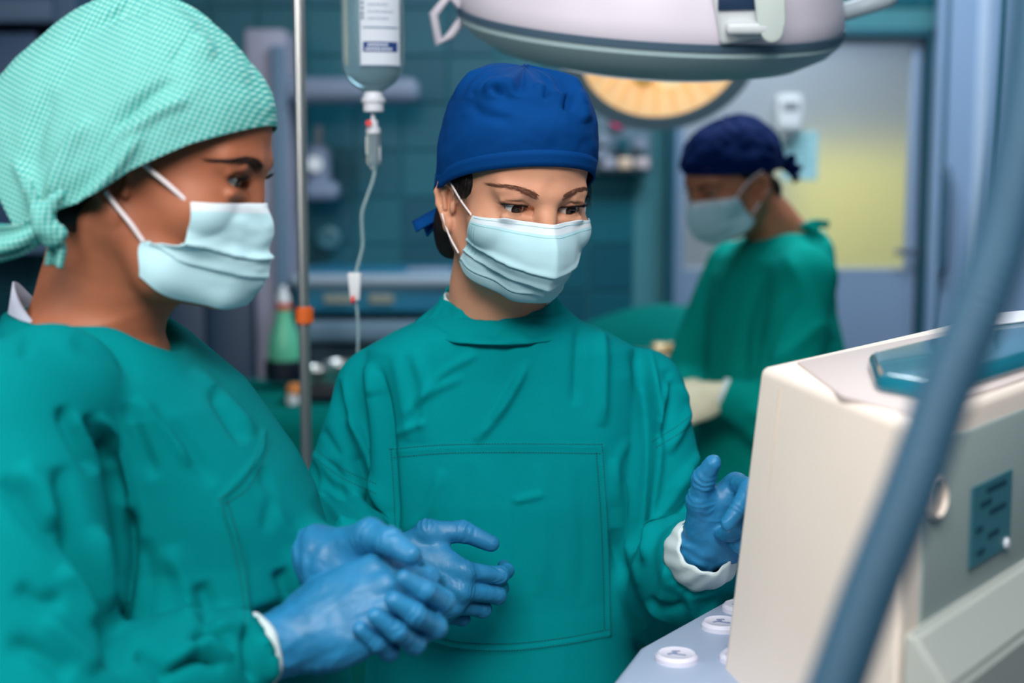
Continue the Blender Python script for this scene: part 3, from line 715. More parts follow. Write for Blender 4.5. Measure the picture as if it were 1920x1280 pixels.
MB().lathe([(.001, -.066), (RL*.55, -.066), (RL*.58, -.058)], lc, TL, 64).build('front_glass', mat('lamp_front', (232, 236, 236), .25, emit=.4), tag_l)
b = MB(); b.lathe([(.022, -.063), (.024, -.070), (.020, -.080), (.001, -.082)], lc, TL, 24); b.build('sterile_handle', mat('lamp_handle', (206, 212, 218), .4), tag_l)
# loop handle at the edge
b = MB(); P = [lp(*q) for q in ((-RL*.97, -.03, .004), (-RL*1.04, -.035, .022), (-RL*1.115, -.04, -.006), (-RL*1.085, -.04, -.046), (-RL*1.02, -.035, -.034), (-RL*.95, -.03, -.004))]
V, F = tube_np(P, .0068, 12); b.tube(P, .0068, 14); b.build('loop_handle', LAMPW, tag_l)
b = MB(); P = spline([lp(RL*.90, -.02, .02), lp(RL*1.08, -.04, .042), lp(RL*1.20, -.03, .055), lp(RL*1.24, 0, .075), lp(RL*1.20, .03, .11), lp(RL*1.0, .03, .14), lp(RL*.8, .02, .15)], 6); b.tube(P, .013, 16); b.build('loop_handle', mat('handle_rail', (170, 184, 194), .35), tag_l)
# bracket with a rounded tab on the near side
def on_dome(px, py, off=0): return at(px, py, lc[1] - RL*.93 - off)
b = MB(); b.box(on_dome(1385, 22, .01), (.062, .03, .075), TL @ Ry(rad(-14)), bevel=.008, seg=3); b.build('bracket', mat('bracket_white', (214, 220, 224), .4), tag_l)
b = MB(); b.box(on_dome(1400, 52, .024), (.055, .028, .016), TL @ Ry(rad(-3)), bevel=.006, seg=3); b.build('bracket_foot', mat('bracket_white', (214, 220, 224)), tag_l)
b = MB(); b.box(on_dome(1383, 4, .03), (.050, .004, .020), TL @ Ry(rad(-4)), bevel=.001); b.build('name_plate', mat('plate_navy', (30, 54, 84), .4), tag_l)
b = MB(); pr = [(-.022, .07), (.020, .07), (.018, -.005)] + [(.0155*math.cos(a), -.010 + .0185*math.sin(a)) for a in np.linspace(0, -PI, 12)] + [(-.018, -.005)]
b.prism(pr, -.006, .006, on_dome(1446, 38, .034), TL @ Ry(rad(-10)), bevel=.003); b.build('release_tab', mat('tab_pale', (206, 218, 214), .45), tag_l)
# stem and arm up to the ceiling
b = MB(); b.cyl(lp(0, 0, .22), lp(0, .02, .32), .030, bevel=.004); top = lp(0, .02, .32); b.tube(spline([top, top + (.0, .05, .10), (lc[0] + .2, lc[1] + .15, 2.62), (lc[0] + .35, lc[1] + .25, 2.70)], 8), .026, 16); b.cyl((lc[0] + .35, lc[1] + .25, 2.62), (lc[0] + .35, lc[1] + .25, 3.0), .045); b.build('arm', LAMPW, tag_l)
# the second light, its warm reflector turned this way
sc = at(1240, 92, 3.35); t2 = thing('surgical_light', 'smaller surgical light with glowing amber reflector below the large dome', 'surgical light', tuple(sc))
T2 = Rx(rad(-52)); R2 = .188                                              # its face looks down towards the viewer
MB().lathe([(R2*1.22, -.004), (R2*1.24, .006), (R2*1.2, .02), (R2*1.0, .09), (R2*.5, .14), (.001, .15)], sc, T2, 64, cap=False).build('dome', LAMPG, t2)
MB().lathe([(R2*.985, .004), (R2*1.02, -.006), (R2*1.20, -.008), (R2*1.225, 0.0), (R2*1.22, .008)], sc, T2, 64, cap=False).build('rim', mat('rim_grey', (112, 136, 152), .45), t2)
MB().lathe([(R2*1.0, -.004), (R2*.85, .020), (R2*.6, .045), (R2*.3, .06), (.001, .064)], sc, T2, 64, cap=False).build('reflector', mat('amber_reflector', (246, 206, 152), .35, emit=.75), t2)
b = MB()
for k in range(24):
    a = 2*PI*k/24; q = np.array([math.cos(a), math.sin(a), 0])
    V = [q*R2*.98 + (0, 0, .000), q*R2*.80 + (0, 0, .022), q*R2*.55 + (0, 0, .045), q*R2*.30 + (0, 0, .056)]
    b.tube([T2 @ v + sc for v in V], .004, 6)
b.build('reflector_rib', mat('amber_deep', (236, 190, 128), .4, emit=.6), t2)
MB().cyl(T2 @ np.array([-.034, .085, .045]) + sc, T2 @ np.array([-.034, .085, .005]) + sc, .026, bevel=.004).build('bulb_shield', mat('shield_ochre', (214, 164, 72), .4, emit=.5), t2)
MB().cyl(T2 @ np.array([.030, .085, .045]) + sc, T2 @ np.array([.030, .085, .006]) + sc, .036, bevel=.006).build('bulb', mat('bulb_glow', (255, 224, 168), .4, emit=.95), t2)
b = MB(); b.tube(spline([T2 @ np.array([0, 0, .14]) + sc, T2 @ np.array([0, 0, .24]) + sc, sc + (.3, .35, .55), sc + (.3, .38, .8)], 8), .022, 14); b.cyl(sc + np.array([.3, .38, .75]), (sc[0] + .3, sc[1] + .38, 3.0), .04); b.build('arm', LAMPW, t2)
# ================================================================ drip stand, bottle and line
STEEL = mat('polished_steel', (204, 206, 206), .28, metal=.9)
PY, BY = 2.17, 2.02; pb = at(571, 640, PY)[0]
st = thing('drip_stand', 'tall polished steel drip stand with an orange collar', 'drip stand', (pb, PY, 0))
MB().cyl((pb, PY, .12), (pb, PY, 2.12), .0086, n=24).build('pole', STEEL, st)
MB().cyl((pb, PY, .10), (pb, PY, 1.00), .0125, n=24).build('lower_pole', STEEL, st)
oc = at(571, 592, PY); MB().cyl(oc - (0, 0, .0125), oc + (0, 0, .0140), .0135, n=24, bevel=.003).build('collar', mat('orange_collar', (226, 104, 40), .45), st)
bt = at(699, 100, BY)
b = MB(); b.tube(spline([(pb, PY, 2.10), (pb + .02, PY - .01, 2.16), (bt[0]*.5 + pb*.5, (BY+.06), 2.16), (bt[0], BY, 2.12), (bt[0], BY, 2.065), (bt[0] - .012, BY, 2.055)], 8), .004, 10); b.build('hook', STEEL, st)
b = MB()
for k in range(5):
    a = 2*PI*k/5 + .3; e = np.array([pb + .25*math.cos(a), PY + .25*math.sin(a), .075]); b.tube([(pb, PY, .115), e*.5 + np.array([pb, PY, .11])*.5, e], .011, 10)
b.build('foot', STEEL, st)
for k in range(5):
    a = 2*PI*k/5 + .3; e = np.array([pb + .25*math.cos(a), PY + .25*math.sin(a), .033]); MB().cyl(e - (.012, 0, 0), e + (.012, 0, 0), .033, n=20, bevel=.004).build('caster', mat('caster_black', (24, 26, 30), .5), st)
BWd = .0441
BGLASS = mat('bottle_clear', (214, 232, 238), .06, trans=.94, ior=1.12, spec=.5)
bo = thing('infusion_bottle', 'clear infusion bottle with a white label hanging from the steel hook', 'bottle', tuple(bt))
zb = at(699, 178, BY)[2]
prof = [(.013, zb - .003), (.0125, zb + .004), (.019, zb + .008), (.032, zb + .017), (.0405, zb + .030), (.0438, zb + .044), (.0441, zb + .060), (.0441, zb + .185), (.039, zb + .198), (.030, zb + .206), (.012, zb + .209), (.001, zb + .209)]
MB().lathe(prof, (bt[0], BY, 0), np.diag([1, .72, 1.]), 48).build('shell', BGLASS, bo)
MB().lathe([(.0125, zb + .006), (.0195, zb + .010), (.0315, zb + .0195), (.0393, zb + .032), (.0423, zb + .045), (.0427, zb + .060), (.0427, zb + .150)], (bt[0], BY, 0), np.diag([1, .72, 1.]), 48).build('saline', mat('saline', (196, 222, 230), .1, trans=.72, ior=1.12, spec=.5), bo)
zc = at(700, 196, BY)[2]
MB().lathe([(.0125, zc - .0105), (.0140, zc - .0095), (.0142, zc + .002), (.0168, zc + .003), (.0168, zc + .0085), (.0145, zc + .0095), (.012, zb + .004)], (bt[0], BY, 0), None, 36).build('cap', mat('cap_white', (220, 222, 232), .4), bo)
lz = lambda y: at(700, y, BY-.03)[2]
def curved(name, x0, x1, z0, z1, m, par, off=.0006, n=24):
    V = []
    for z in (z0, z1):
        for x in np.linspace(x0, x1, n):
            u = np.clip((x - bt[0])/.0441, -.97, .97); V.append((x, BY - .72*.0441*math.sqrt(1 - u*u) - off, z))
    F = [(i, i+1, n+i+1, n+i) for i in range(n-1)]; V = np.array(V); V2 = np.concatenate([V, V + (0, .0003, 0)]); F2 = F + [tuple(q + 2*n for q in f[::-1]) for f in F]
    return link(name, mesh_np(name, V2, np.array(F2)), m, par)
lx = lambda px: at(px, 100, BY-.03)[0]
lab = curved('label', lx(676), lx(748), lz(122), lz(-70), mat('label_white', (208, 216, 228), .6), bo)
curved('blue_bar', lx(681), lx(744), lz(97), lz(78), mat('label_blue', (22, 58, 122), .6), lab, .0011)
curved('rule', lx(680), lx(746), lz(53), lz(50), mat('label_rule', (120, 140, 166), .6), lab, .0011)
curved('rule', lx(674), lx(750), lz(124), lz(121.5), mat('label_rule', (120, 140, 166)), lab, .0011)
def strokes(name, px, py, widths, hgt, m, par):
    x = px
    for wd in widths: curved(name, lx(x), lx(x + wd), lz(py + hgt), lz(py), m, par, .0015, 6); x += wd + 1.6
INKW = mat('ink_white', (206, 216, 232), .6); INKG = mat('ink_grey', (110, 124, 150), .6)
strokes('lettering', 690, 81.5, (5, 5, 5, 4, 5, 5), 4.6, INKW, lab); strokes('lettering', 686, 89.5, (5, 5, 5, 5, 3, 5, 5, 4), 4.6, INKW, lab)
for k in range(3): strokes('lettering', 690, 6 + k*13, (9, 14, 11, 8) if k % 2 else (14, 9, 12), 4, mat('ink_pale', (178, 190, 208), .6), lab)
for y in (2, 12, 22, 30): strokes('lettering', 678, y, (5,), 6, INKG, lab)
il = thing('infusion_line', 'clear drip line with a dropping chamber running down from the infusion bottle', 'drip line', tuple(at(700, 270, BY)))
cx, cy = at(700, 270, BY)[0], BY; iz = lambda y: at(700, y, BY)[2]
MB().lathe([(.004, iz(224)), (.0065, iz(226)), (.0068, iz(238)), (.010, iz(240)), (.0102, iz(250)), (.001, iz(251))][::-1], (cx, cy, 0), None, 24).build('spike_housing', mat('cap_white', (220, 222, 232)), il)
MB().cyl((cx, cy, iz(214)), (cx, cy, iz(228)), .0028).build('spike', mat('cap_white', (220, 222, 232)), il)
rc = at(692, 231, BY-.015); MB().cyl(rc, rc + (0, -.004, 0), .0045, n=16, bevel=.001).build('red_vent', mat('red_plastic', (224, 66, 70), .4), il)
MB().lathe([(.0098, iz(250)), (.0102, iz(254)), (.0100, iz(290)), (.0108, iz(306)), (.0060, iz(310)), (.0040, iz(318))], (cx, cy, 0), None, 28, cap=False).build('drip_chamber', mat('chamber_clear', (222, 234, 238), .08, trans=.85, ior=1.3, spec=.8), il)
b = MB()
for s in (-1, 1): b.box((cx + s*.0088, cy - .003, iz(272 if s < 0 else 288)), (.0028, .003, .026 if s < 0 else .020), bevel=.001)
b.build('chamber_rib', mat('chamber_rib', (236, 240, 244), .2), il)
tp = spline([at(*q) for q in ((703, 306, BY), (702, 325, BY), (697, 345, BY), (686, 375, BY), (679, 400, BY), (679, 430, BY), (680, 460, BY), (673, 490, BY), (666, 515, BY))], 8)
TUBE = mat('tube_clear', (176, 206, 212), .15, trans=.45, ior=1.3, alpha=.9)
MB().tube(tp, .0024, 10).build('tube', TUBE, il)
MB().tube(spline([at(*q) for q in ((667, 560, BY), (671, 600, BY), (671, 660, BY), (665, 760, BY+.03), (640, 900, BY+.08))] + [np.array([pb + .03, PY - .02, .9])], 8), .0022, 10).build('tube', TUBE, il)
b = MB(); b.prism([(-.0095, .022), (.0098, .022), (.0072, -.018), (-.0060, -.018)], -.006, .006, at(665, 540, BY), None, bevel=.002); rcl = b.build('roller_clamp', mat('clamp_white', (222, 226, 232), .4), il)
q = at(660, 562, BY-.007); MB().cyl(q - (.0015, 0, 0), q + (.004, 0, 0), .0055, n=20, bevel=.001).build('roller', mat('red_plastic', (224, 66, 70)), rcl)
# ================================================================ furniture along the back
PEND = mat('pendant_lilac', (158, 158, 180), .5)
t = thing('service_column', 'pale lilac service column with a long arm on the tiled wall', 'service column', tuple(at(515, 700, 4.35)*[1, 1, 0]))
xa, xb = at(478, 400, 4.35)[0], at(552, 400, 4.35)[0]; MB().box(((xa+xb)/2, 4.38, 1.0), (xb-xa, .30, 2.0), bevel=.012).build('column_body', PEND, t)
MB().box(((xa+xb)/2 + .04, 4.22, 1.0), ((xb-xa)*.35, .02, 1.9), bevel=.004).build('cover_strip', mat('pend_blue', (92, 122, 148), .5), t)
x2 = at(786, 170, 4.3)[0]; za = at(600, 170, 4.3)[2]; MB().box(((xa+x2)/2, 4.32, za), (x2-xa, .16, .075), bevel=.03, seg=4).build('arm', mat('pend_arm', (120, 134, 158), .45), t)
t = thing('pressure_gauge_unit', 'grey wall unit of rounded blocks hanging below the service arm', 'wall unit', tuple(at(600, 320, 4.4)))
b = MB(); b.box(at(598, 318, 4.42), (.075, .10, .15), bevel=.025, seg=3); b.build('housing', mat('unit_grey', (122, 138, 164), .5), t); b = MB(); b.box(at(606, 358, 4.40), (.10, .12, .055), bevel=.02, seg=3); b.build('lower_block', mat('unit_grey', (122, 138, 164)), t)
MB().cyl(at(590, 308, 4.36), at(590, 308, 4.345), .024, n=20, bevel=.003).build('gauge', mat('white_plastic', (226, 230, 236)), t); MB().cyl(at(598, 278, 4.42), at(598, 236, 4.42), .012).build('hose_stub', mat('grey_plastic', (130, 138, 148)), t)
t = thing('wall_outlet', 'round teal gas outlet on the tiled wall beside the drip line', 'outlet', tuple(at(617, 446, 4.55))); c = at(617, 446, 4.57); MB().lathe([(.040, 0), (.040, .02), (.034, .028), (.022, .030), (.020, .020), (.001, .020)], c, Rx(PI/2), 28).build('outlet_body', mat('outlet_teal', (66, 122, 136), .35), t)
# console with the blue front
t = thing('anaesthesia_console', 'wide blue fronted console with white top standing against the tiles', 'console', tuple(at(705, 640, 4.3)*[1, 1, 0]))
xa, xb = at(556, 600, 4.15)[0], at(900, 600, 4.15)[0]; zz = lambda y: at(700, y, 4.15)[2]
MB().box(((xa+xb)/2, 4.33, zz(548)), (xb-xa, .40, zz(538)-zz(600) + .02), bevel=.012).build('drawer_front', mat('console_blue', (46, 128, 164), .4), t)
MB().box(((xa+xb)/2, 4.33, (zz(512)+zz(540))/2), (xb-xa+.03, .44, zz(512)-zz(540)), bevel=.02, seg=3).build('worktop', mat('console_white', (150, 168, 186), .4), t)
MB().box(((xa+xb)/2, 4.33, (zz(600)+zz(640))/2), (xb-xa, .42, zz(600)-zz(640)), bevel=.012).build('shelf', mat('console_grey', (104, 134, 156), .45), t)
MB().box(((xa+xb)/2, 4.36, zz(640)/2), (xb-xa-.04, .34, zz(640)), bevel=.01).build('pedestal', mat('console_dark', (12, 62, 84), .5), t)
for a, bq in ((608, 662), (692, 738)): MB().box(at((a+bq)/2, 560, 4.125), ((bq-a)/2667*4.15, .01, .026), bevel=.002).build('name_strip', mat('strip_tan', (146, 150, 140), .6), t, smooth=False)
MB().box(at(805, 520, 4.25), (.15, .16, .05), bevel=.015).build('tray_rim', mat('tray_lilac', (176, 184, 206), .4), t)
# dark cabinet behind the profile figure
t = thing('instrument_cabinet', 'dark navy instrument cabinet with doors below the tiled wall', 'cabinet', tuple(at(420, 700, 4.1)*[1, 1, 0]))
xa, xb = at(290, 600, 4.1)[0], at(466, 600, 4.1)[0]; zt = at(400, 535, 4.0)[2]
MB().box(((xa+xb)/2, 4.36, zt/2), (xb-xa, .36, zt), bevel=.01).build('carcass', mat('cabinet_navy', (4, 40, 66), .5), t)
for k in (0, 1):
    dd = MB().box((xa + (xb-xa)*(.25+.5*k), 4.165, zt/2), ((xb-xa)*.48, .022, zt*.95), bevel=.004).build('door', mat('cabinet_door', (6, 48, 76), .45), t); MB().cyl((xa + (xb-xa)*(.44+.12*k), 4.14, zt*.55), (xa + (xb-xa)*(.44+.12*k), 4.14, zt*.70), .006).build('handle', STEEL, dd)
# grey framed cupboard, upper corner
t = thing('wall_cupboard', 'grey blue framed glass cupboard high on the wall behind the mint cap', 'cupboard', tuple(at(60, 100, 4.35)))
CF = mat('cupboard_frame', (78, 104, 134), .45); xa, xb = -2.0, at(168, 100, 4.3)[0]; z1, z0 = at(80, -60, 4.3)[2], at(80, 470, 4.3)[2]
b = MB(); b.box((xb - .03, 4.38, (z0+z1)/2), (.06, .42, z1-z0), bevel=.005); b.box(((xa+xb)/2, 4.38, z0 + .02), (xb-xa, .42, .04), bevel=.004); b.box(((xa+xb)/2, 4.56, (z0+z1)/2), (xb-xa, .04, z1-z0)); b.box(((xa+xb)/2, 4.38, z1 - .02), (xb-xa, .42, .04), bevel=.004); b.build('carcass', CF, t, smooth=False)
b = MB(); b.box(((xa+xb)/2 - .03, 4.35, at(60, 28, 4.3)[2]), (xb-xa-.06, .40, .07), bevel=.004); b.build('cross_rail', CF, t)
b = MB(); b.box(((xa+xb)/2 - .05, 4.20, (z0 + at(60, 62, 4.2)[2])/2), (xb-xa-.14, .02, at(60, 62, 4.2)[2]-z0), bevel=.004); b.build('door_panel', mat('cupboard_door', (64, 88, 122), .3, coat=.3), t)
# panel of gauges with a pink lamp
t = thing('control_panel', 'grey wall control panel with a round pink lamp beside the dark blue cap', 'control panel', tuple(at(1150, 260, 4.5)))
xa, xb = at(1040, 260, 4.52)[0], at(1222, 260, 4.52)[0]; z1, z0 = at(1100, 180, 4.52)[2], at(1100, 325, 4.52)[2]
MB().box(((xa+xb)/2, 4.55, (z0+z1)/2), (xb-xa, .06, z1-z0), bevel=.008).build('back_plate', mat('panel_grey', (98, 124, 140), .5), t)
def knob(px, py, r, m, name='dial', d=.03): c = at(px, py, 4.51); return MB().cyl(c, c + (0, -d, 0), r, n=24, bevel=.004).build(name, m, t)
c = at(1160, 223, 4.50); MB().ball(c, (.026, .014, .026)).build('pink_lamp', mat('pink_lamp', (240, 86, 140), .3, emit=.7), t)
for px, py in ((1105, 228), (1166, 272), (1106, 180 + 92)): knob(px, py, .022, mat('dial_dark', (26, 84, 100), .4))
for px, py in ((1130, 262), (1200, 270), (1128, 290)): knob(px, py, .020, mat('dial_grey', (140, 150, 170), .4))
for px, rgb in ((1172, (238, 208, 184)), (1204, (206, 190, 196)), (1140, (180, 178, 196))): MB().box(at(px, 306, 4.50), (.045, .02, .035), bevel=.006).build('switch', mat('switch_%d' % rgb[0], rgb, .3), t)
# draped tables
DRAPE = mat('drape_green', (0, 112, 106), .92, noise_amt=.06, noise_scale=8, spec=.06)
def drape(name, label, x0, x1, y0, y1, z, bumps=(), hang=.75, seed=0):
    n, m = 70, 60; V = []; xs = np.linspace(-.5, 1.5, n); ys = np.linspace(-.6, 1.6, m); P = np.zeros((m, n, 3))
    for j, b_ in enumerate(ys):
        for i, a_ in enumerate(xs):
            x = x0 + (x1-x0)*np.clip(a_, 0, 1); y = y0 + (y1-y0)*np.clip(b_, 0, 1); out = max(-a_, a_-1, 0)*1.0; ou2 = max(-b_, b_-1, 0)*1.0; dr = max(out, ou2); zz = z
            for bx_, by_, sx_, sy_, hh in bumps: zz += hh*math.exp(-((x-bx_)/sx_)**2 - ((y-by_)/sy_)**2)
            fl_ = dr*.06*(1 + math.sin(x*24 + seed) + math.sin(y*21 + 1))
            x += (fl_ if a_ > 1 else -fl_ if a_ < 0 else 0); y += (fl_ if b_ > 1 else -fl_ if b_ < 0 else 0)
            zz = max(zz - dr*hang/.6, .06) + .006*noise.noise(Vector((x*6, y*6, seed))); P[j, i] = (x, y, zz)
    V, F, _ = sheet(P, .002); t = thing(name, label, 'table', ((x0+x1)/2, (y0+y1)/2, 0)); link('drape', mesh_np('drape', V, F), DRAPE, t)
    b = MB(); b.box(((x0+x1)/2, (y0+y1)/2, z - .035), (x1-x0-.06, y1-y0-.06, .04), bevel=.005); b.build('tabletop', STEEL, t)
    for sx in (x0 + .08, x1 - .08):
        for sy in (y0 + .08, y1 - .08): MB().cyl((sx, sy, 0), (sx, sy, z - .05), .018).build('leg', STEEL, t)
    return t
drape('instrument_table', 'green draped instrument table holding the green bottle and steel tray', -.86, -.12, 3.45, 4.0, 1.00, seed=1)
drape('operating_table', 'green draped operating table in front of the bent person', .16, .80, 3.52, 4.10, 1.10, bumps=((.42, 3.85, .30, .24, .13),), seed=2)
# on the instrument table
def tz(p): return np.array([p[0], p[1], 1.002])
g = at(533, 640, 3.82); g0 = np.array([g[0], 3.82, 1.006])
t = thing('spray_bottle', 'green tapering bottle with red collar and white tip in a black base', 'bottle', tuple(g0))
zz = lambda y: at(533, y, 3.82)[2]
MB().lathe([(.052, zz(712)), (.055, zz(700)), (.054, zz(674)), (.001, zz(672))], (g[0], 3.82, 0), None, 32).build('base', mat('base_black', (14, 22, 38), .5), t)
MB().lathe([(.044, zz(674)), (.046, zz(660)), (.040, zz(630)), (.026, zz(604)), (.022, zz(590)), (.0215, zz(580))], (g[0], 3.82, 0), None, 32).build('bottle_body', mat('bottle_green', (104, 206, 168), .35, trans=.2), t)
MB().cyl((g[0], 3.82, zz(581)), (g[0], 3.82, zz(568)), .021, n=24, bevel=.002).build('collar', mat('red_collar', (206, 70, 48), .4), t)
MB().lathe([(.017, zz(569)), (.018, zz(556)), (.010, zz(546)), (.007, zz(536)), (.001, zz(535))], (g[0], 3.82, 0), None, 24).build('tip', mat('white_plastic', (226, 230, 236)), t)
def steel_bowl(px, py, Y, r, label):
    c = at(px, py, Y); c = np.array([c[0], Y, 1.004]); t = thing('steel_bowl', label, 'bowl', tuple(c), group='steel bowls on the instrument table')
    MB().lathe([(.001, 0), (r*.6, 0), (r*.9, .03), (r, .062), (r*1.04, .064), (r*1.03, .066), (r*.96, .062), (r*.85, .032), (r*.55, .006), (.001, .004)], c, None, 36).build('bowl_shell', STEEL, t)
steel_bowl(598, 660, 3.75, .045, 'small steel bowl next to the green bottle'); steel_bowl(640, 660, 3.86, .050, 'steel bowl farther along, under the drip line')
tr = thing('instrument_tray', 'black shallow tray behind the steel bowls', 'tray', (at(615, 690, 3.66)[0], 3.62, 1.004)); c = np.array([at(615, 690, 3.62)[0], 3.62, 1.012])
b = MB(); b.box(c, (.20, .10, .012), bevel=.004); b.build('tray_floor', mat('tray_black', (12, 26, 40), .45), tr); b = MB(); b.box(c + (0, .05, .012), (.20, .006, .03), bevel=.002); b.box(c + (0, -.05, .012), (.20, .006, .03), bevel=.002); b.box(c + (.10, 0, .012), (.006, .10, .03), bevel=.002); b.box(c + (-.10, 0, .012), (.006, .10, .03), bevel=.002); b.build('tray_edge', mat('tray_black', (12, 26, 40)), tr)
c = np.array([at(549, 714, 3.55)[0], 3.55, 1.026]); t = thing('orange_vial', 'small vial with an orange and white cap standing before the black base', 'vial', (c[0], c[1], 1.004))
MB().cyl(c - (0, 0, .022), c + (0, 0, .006), .016, n=20, bevel=.003).build('vial_body', mat('white_plastic', (226, 230, 236)), t); MB().cyl(c + (.004, 0, .006), c + (.004, 0, .030), .018, n=20, bevel=.004).build('cap', mat('orange_cap', (240, 150, 80), .4), t)
# instruments on a raised tray, the lamp's glint painted into their steel
ty, tz_ = 3.28, at(1262, 664, 3.28)[2]; tx = at(1262, 664, ty)[0]
t = thing('instrument_stand', 'raised steel tray on a single post holding three bright instruments', 'stand', (tx, ty, 0))
MB().box((tx, ty, tz_), (.19, .15, .008), bevel=.003).build('tray', STEEL, t); MB().cyl((tx, ty + .05, .05), (tx, ty + .05, tz_ - .004), .011).build('post', STEEL, t)
b = MB(); b.box((tx, ty + .03, .03), (.30, .04, .04), bevel=.008); b.box((tx, ty + .03, .03), (.04, .16, .04), bevel=.008); b.build('base', STEEL, t)
GLINT = mat('glint_steel', (255, 226, 180), .25, metal=.4)
for k, (px, rgb, lab) in enumerate(((1234, 0, 'steel retractor at the near end of the raised tray'), (1262, 0, 'steel clamp in the middle of the raised tray'), (1300, 0, 'steel needle holder on the raised tray next to the bent person'))):
    c = np.array([at(px, 650, ty)[0], ty - .02, tz_ + .016]); t = thing(('retractor', 'surgical_clamp', 'needle_holder')[k], lab, 'instrument', (c[0], c[1], tz_ + .004)); b = MB(); b.box(c, (.032, .05, .026), Rz(.3*k), bevel=.008, seg=3); b.build('blade', GLINT, t); b = MB(); b.tube(spline([c, c + (.006, .03, .008), c + (.010, .06, -.005)], 6), .004, 8); b.build('handle', STEEL, t)
# ================================================================ the machine on the right
CREAM = mat('machine_cream', (244, 230, 218), .5, noise_amt=.015, noise_scale=6); CREAM_SHADE = mat('machine_cream_shade', (152, 168, 168), .55); 
P0, P1 = np.array([.217, 1.23]), np.array([.269, .95]); D2 = np.array([.62, .785]); P2, P3 = P1 + D2*.62, P0 + D2*.62; ZT = 1.427
mc = thing('medical_machine', 'cream machine housing with teal top pad and printed label beside the raised hand', 'machine', (.45, 1.3, 0))
def lerp(a, b, t): return a + (b - a)*t
# housing: footprint narrows towards the top on the cream side, edges rounded
bm = bmesh.new(); lo_z, hi_z = 1.06, ZT
A = [P0 + (-.037, .0), P1 + (-.006, -.004), P2, P3 + (-.037, 0)]; Bq = [P0, P1, P2, P3]
vb = [bm.verts.new((*p, lo_z)) for p in A]; vt = [bm.verts.new((*p, hi_z)) for p in Bq]
for i in range(4): bm.faces.new((vb[i], vb[(i+1) % 4], vt[(i+1) % 4], vt[i]))
bm.faces.new(vb[::-1]); bm.faces.new(vt); bmesh.ops.recalc_face_normals(bm, faces=bm.faces)
bmesh.ops.bevel(bm, geom=[e for e in bm.edges], offset=.008, segments=4, affect='EDGES', profile=.5)
me = bpy.data.meshes.new('housing'); bm.to_mesh(me); bm.free(); ho = link('housing', me, CREAM, mc); me.set_sharp_from_angle(angle=rad(35))
n_side = np.array([D2[1], -D2[0]])                                         # outward from the shaded side
RS = np.array([[D2[0], -n_side[0], 0], [D2[1], -n_side[1], 0], [0, 0, 1.]])      # local x along the side, -y outward
def sp(s, z, o=0): q = P1 + D2*s + n_side*o; return np.array([q[0], q[1], z])
# recessed upper panel, wide lower block with sloping ledge; shade painted as greyer cream
MB().box(sp(.315, 1.325, -.004), (.57, .012, .165), RS, bevel=.004).build('side_panel', CREAM_SHADE, mc)
b = MB(); b.prism([(0, 0), (.036, 0), (.036, .115), (.010, .150), (0, .150)], 0, .56)
b.bm.transform(Matrix.Identity(4)); 
M = Matrix(np.block([[np.stack([np.array([*n_side, 0]), np.array([*D2, 0]), np.array([0, 0, 1.])], 1), sp(.004, 1.13, -.002)[:, None]], [np.zeros((1, 3)), np.ones((1, 1))]]).tolist())
b.bm.transform(M); bmesh.ops.bevel(b.bm, geom=b.bm.edges[:], offset=.004, segments=3, affect='EDGES'); b.build('lower_block', mat('machine_block_shade', (176, 182, 178), .55), mc)
b = MB()
for k in range(26): b.box(sp(.13 + k*.0085, 1.172, .0352), (.0032, .004, .022), RS)
b.build('vent_slots', mat('vent_dark', (60, 84, 98), .7), mc, smooth=False)
# seams of the cream face
dirc = (P1 - P0)/np.linalg.norm(P1 - P0)
for t_, z0_, z1_ in ((.18, 1.20, 1.415),): 
    q = lerp(P0, P1, t_); nrm = np.array([-dirc[1], dirc[0]]); nrm = nrm if nrm[0] < 0 else -nrm
    b = MB(); b.tube([(*(q + nrm*.0005 + nrm*.027*((ZT - z)/.27)*(1 - t_*.8)), z) for z in (z0_, z1_)], .0006, 8); b.build('seam', mat('seam_tan', (206, 186, 168), .6), ho)
# top: raised teal handle pad in a well, white card
pd = P1 + D2*.05 + (P0 - P1)*.40; ptop = [P1 + D2*.070 + (P0-P1)*.09, P1 + D2*.60 + (P0-P1)*.09, P1 + D2*.60 + (P0-P1)*.62, P1 + D2*.11 + (P0-P1)*.62, P1 + D2*.045 + (P0-P1)*.34]
def slab(name, poly, z0_, z1_, m, bev, par=mc):
    bm = bmesh.new(); a = [bm.verts.new((*p, z0_)) for p in poly]; b_ = [bm.verts.new((*p, z1_)) for p in poly]; n = len(poly)
    for i in range(n): bm.faces.new((a[i], a[(i+1) % n], b_[(i+1) % n], b_[i]))
    bm.faces.new(a[::-1]); bm.faces.new(b_); bmesh.ops.recalc_face_normals(bm, faces=bm.faces); bmesh.ops.bevel(bm, geom=bm.edges[:], offset=bev, segments=4, affect='EDGES', profile=.5)
    me = bpy.data.meshes.new(name); bm.to_mesh(me); bm.free(); o = link(name, me, m, par); me.set_sharp_from_angle(angle=rad(40)); return o
slab('well_rim', [P1 + D2*.02 + (P0-P1)*.03, P1 + D2*.61 + (P0-P1)*.03, P1 + D2*.61 + (P0-P1)*.82, P1 + D2*.05 + (P0-P1)*.92, P1 + D2*.0 + (P0-P1)*.40], ZT - .004, ZT + .002, mat('well_grey', (200, 184, 180), .5), .0016)
slab('handle_pad', ptop, ZT - .004, ZT + .016, mat('pad_teal', (22, 108, 130), .22, coat=.5), .010)
slab('white_card', [P1 + D2*.38 + (P0-P1)*.55, P1 + D2*.50 + (P0-P1)*.45, P1 + D2*.56 + (P0-P1)*.62, P1 + D2*.45 + (P0-P1)*.75], ZT + .016, ZT + .0175, mat('card_white', (226, 228, 240), .6), .0003)
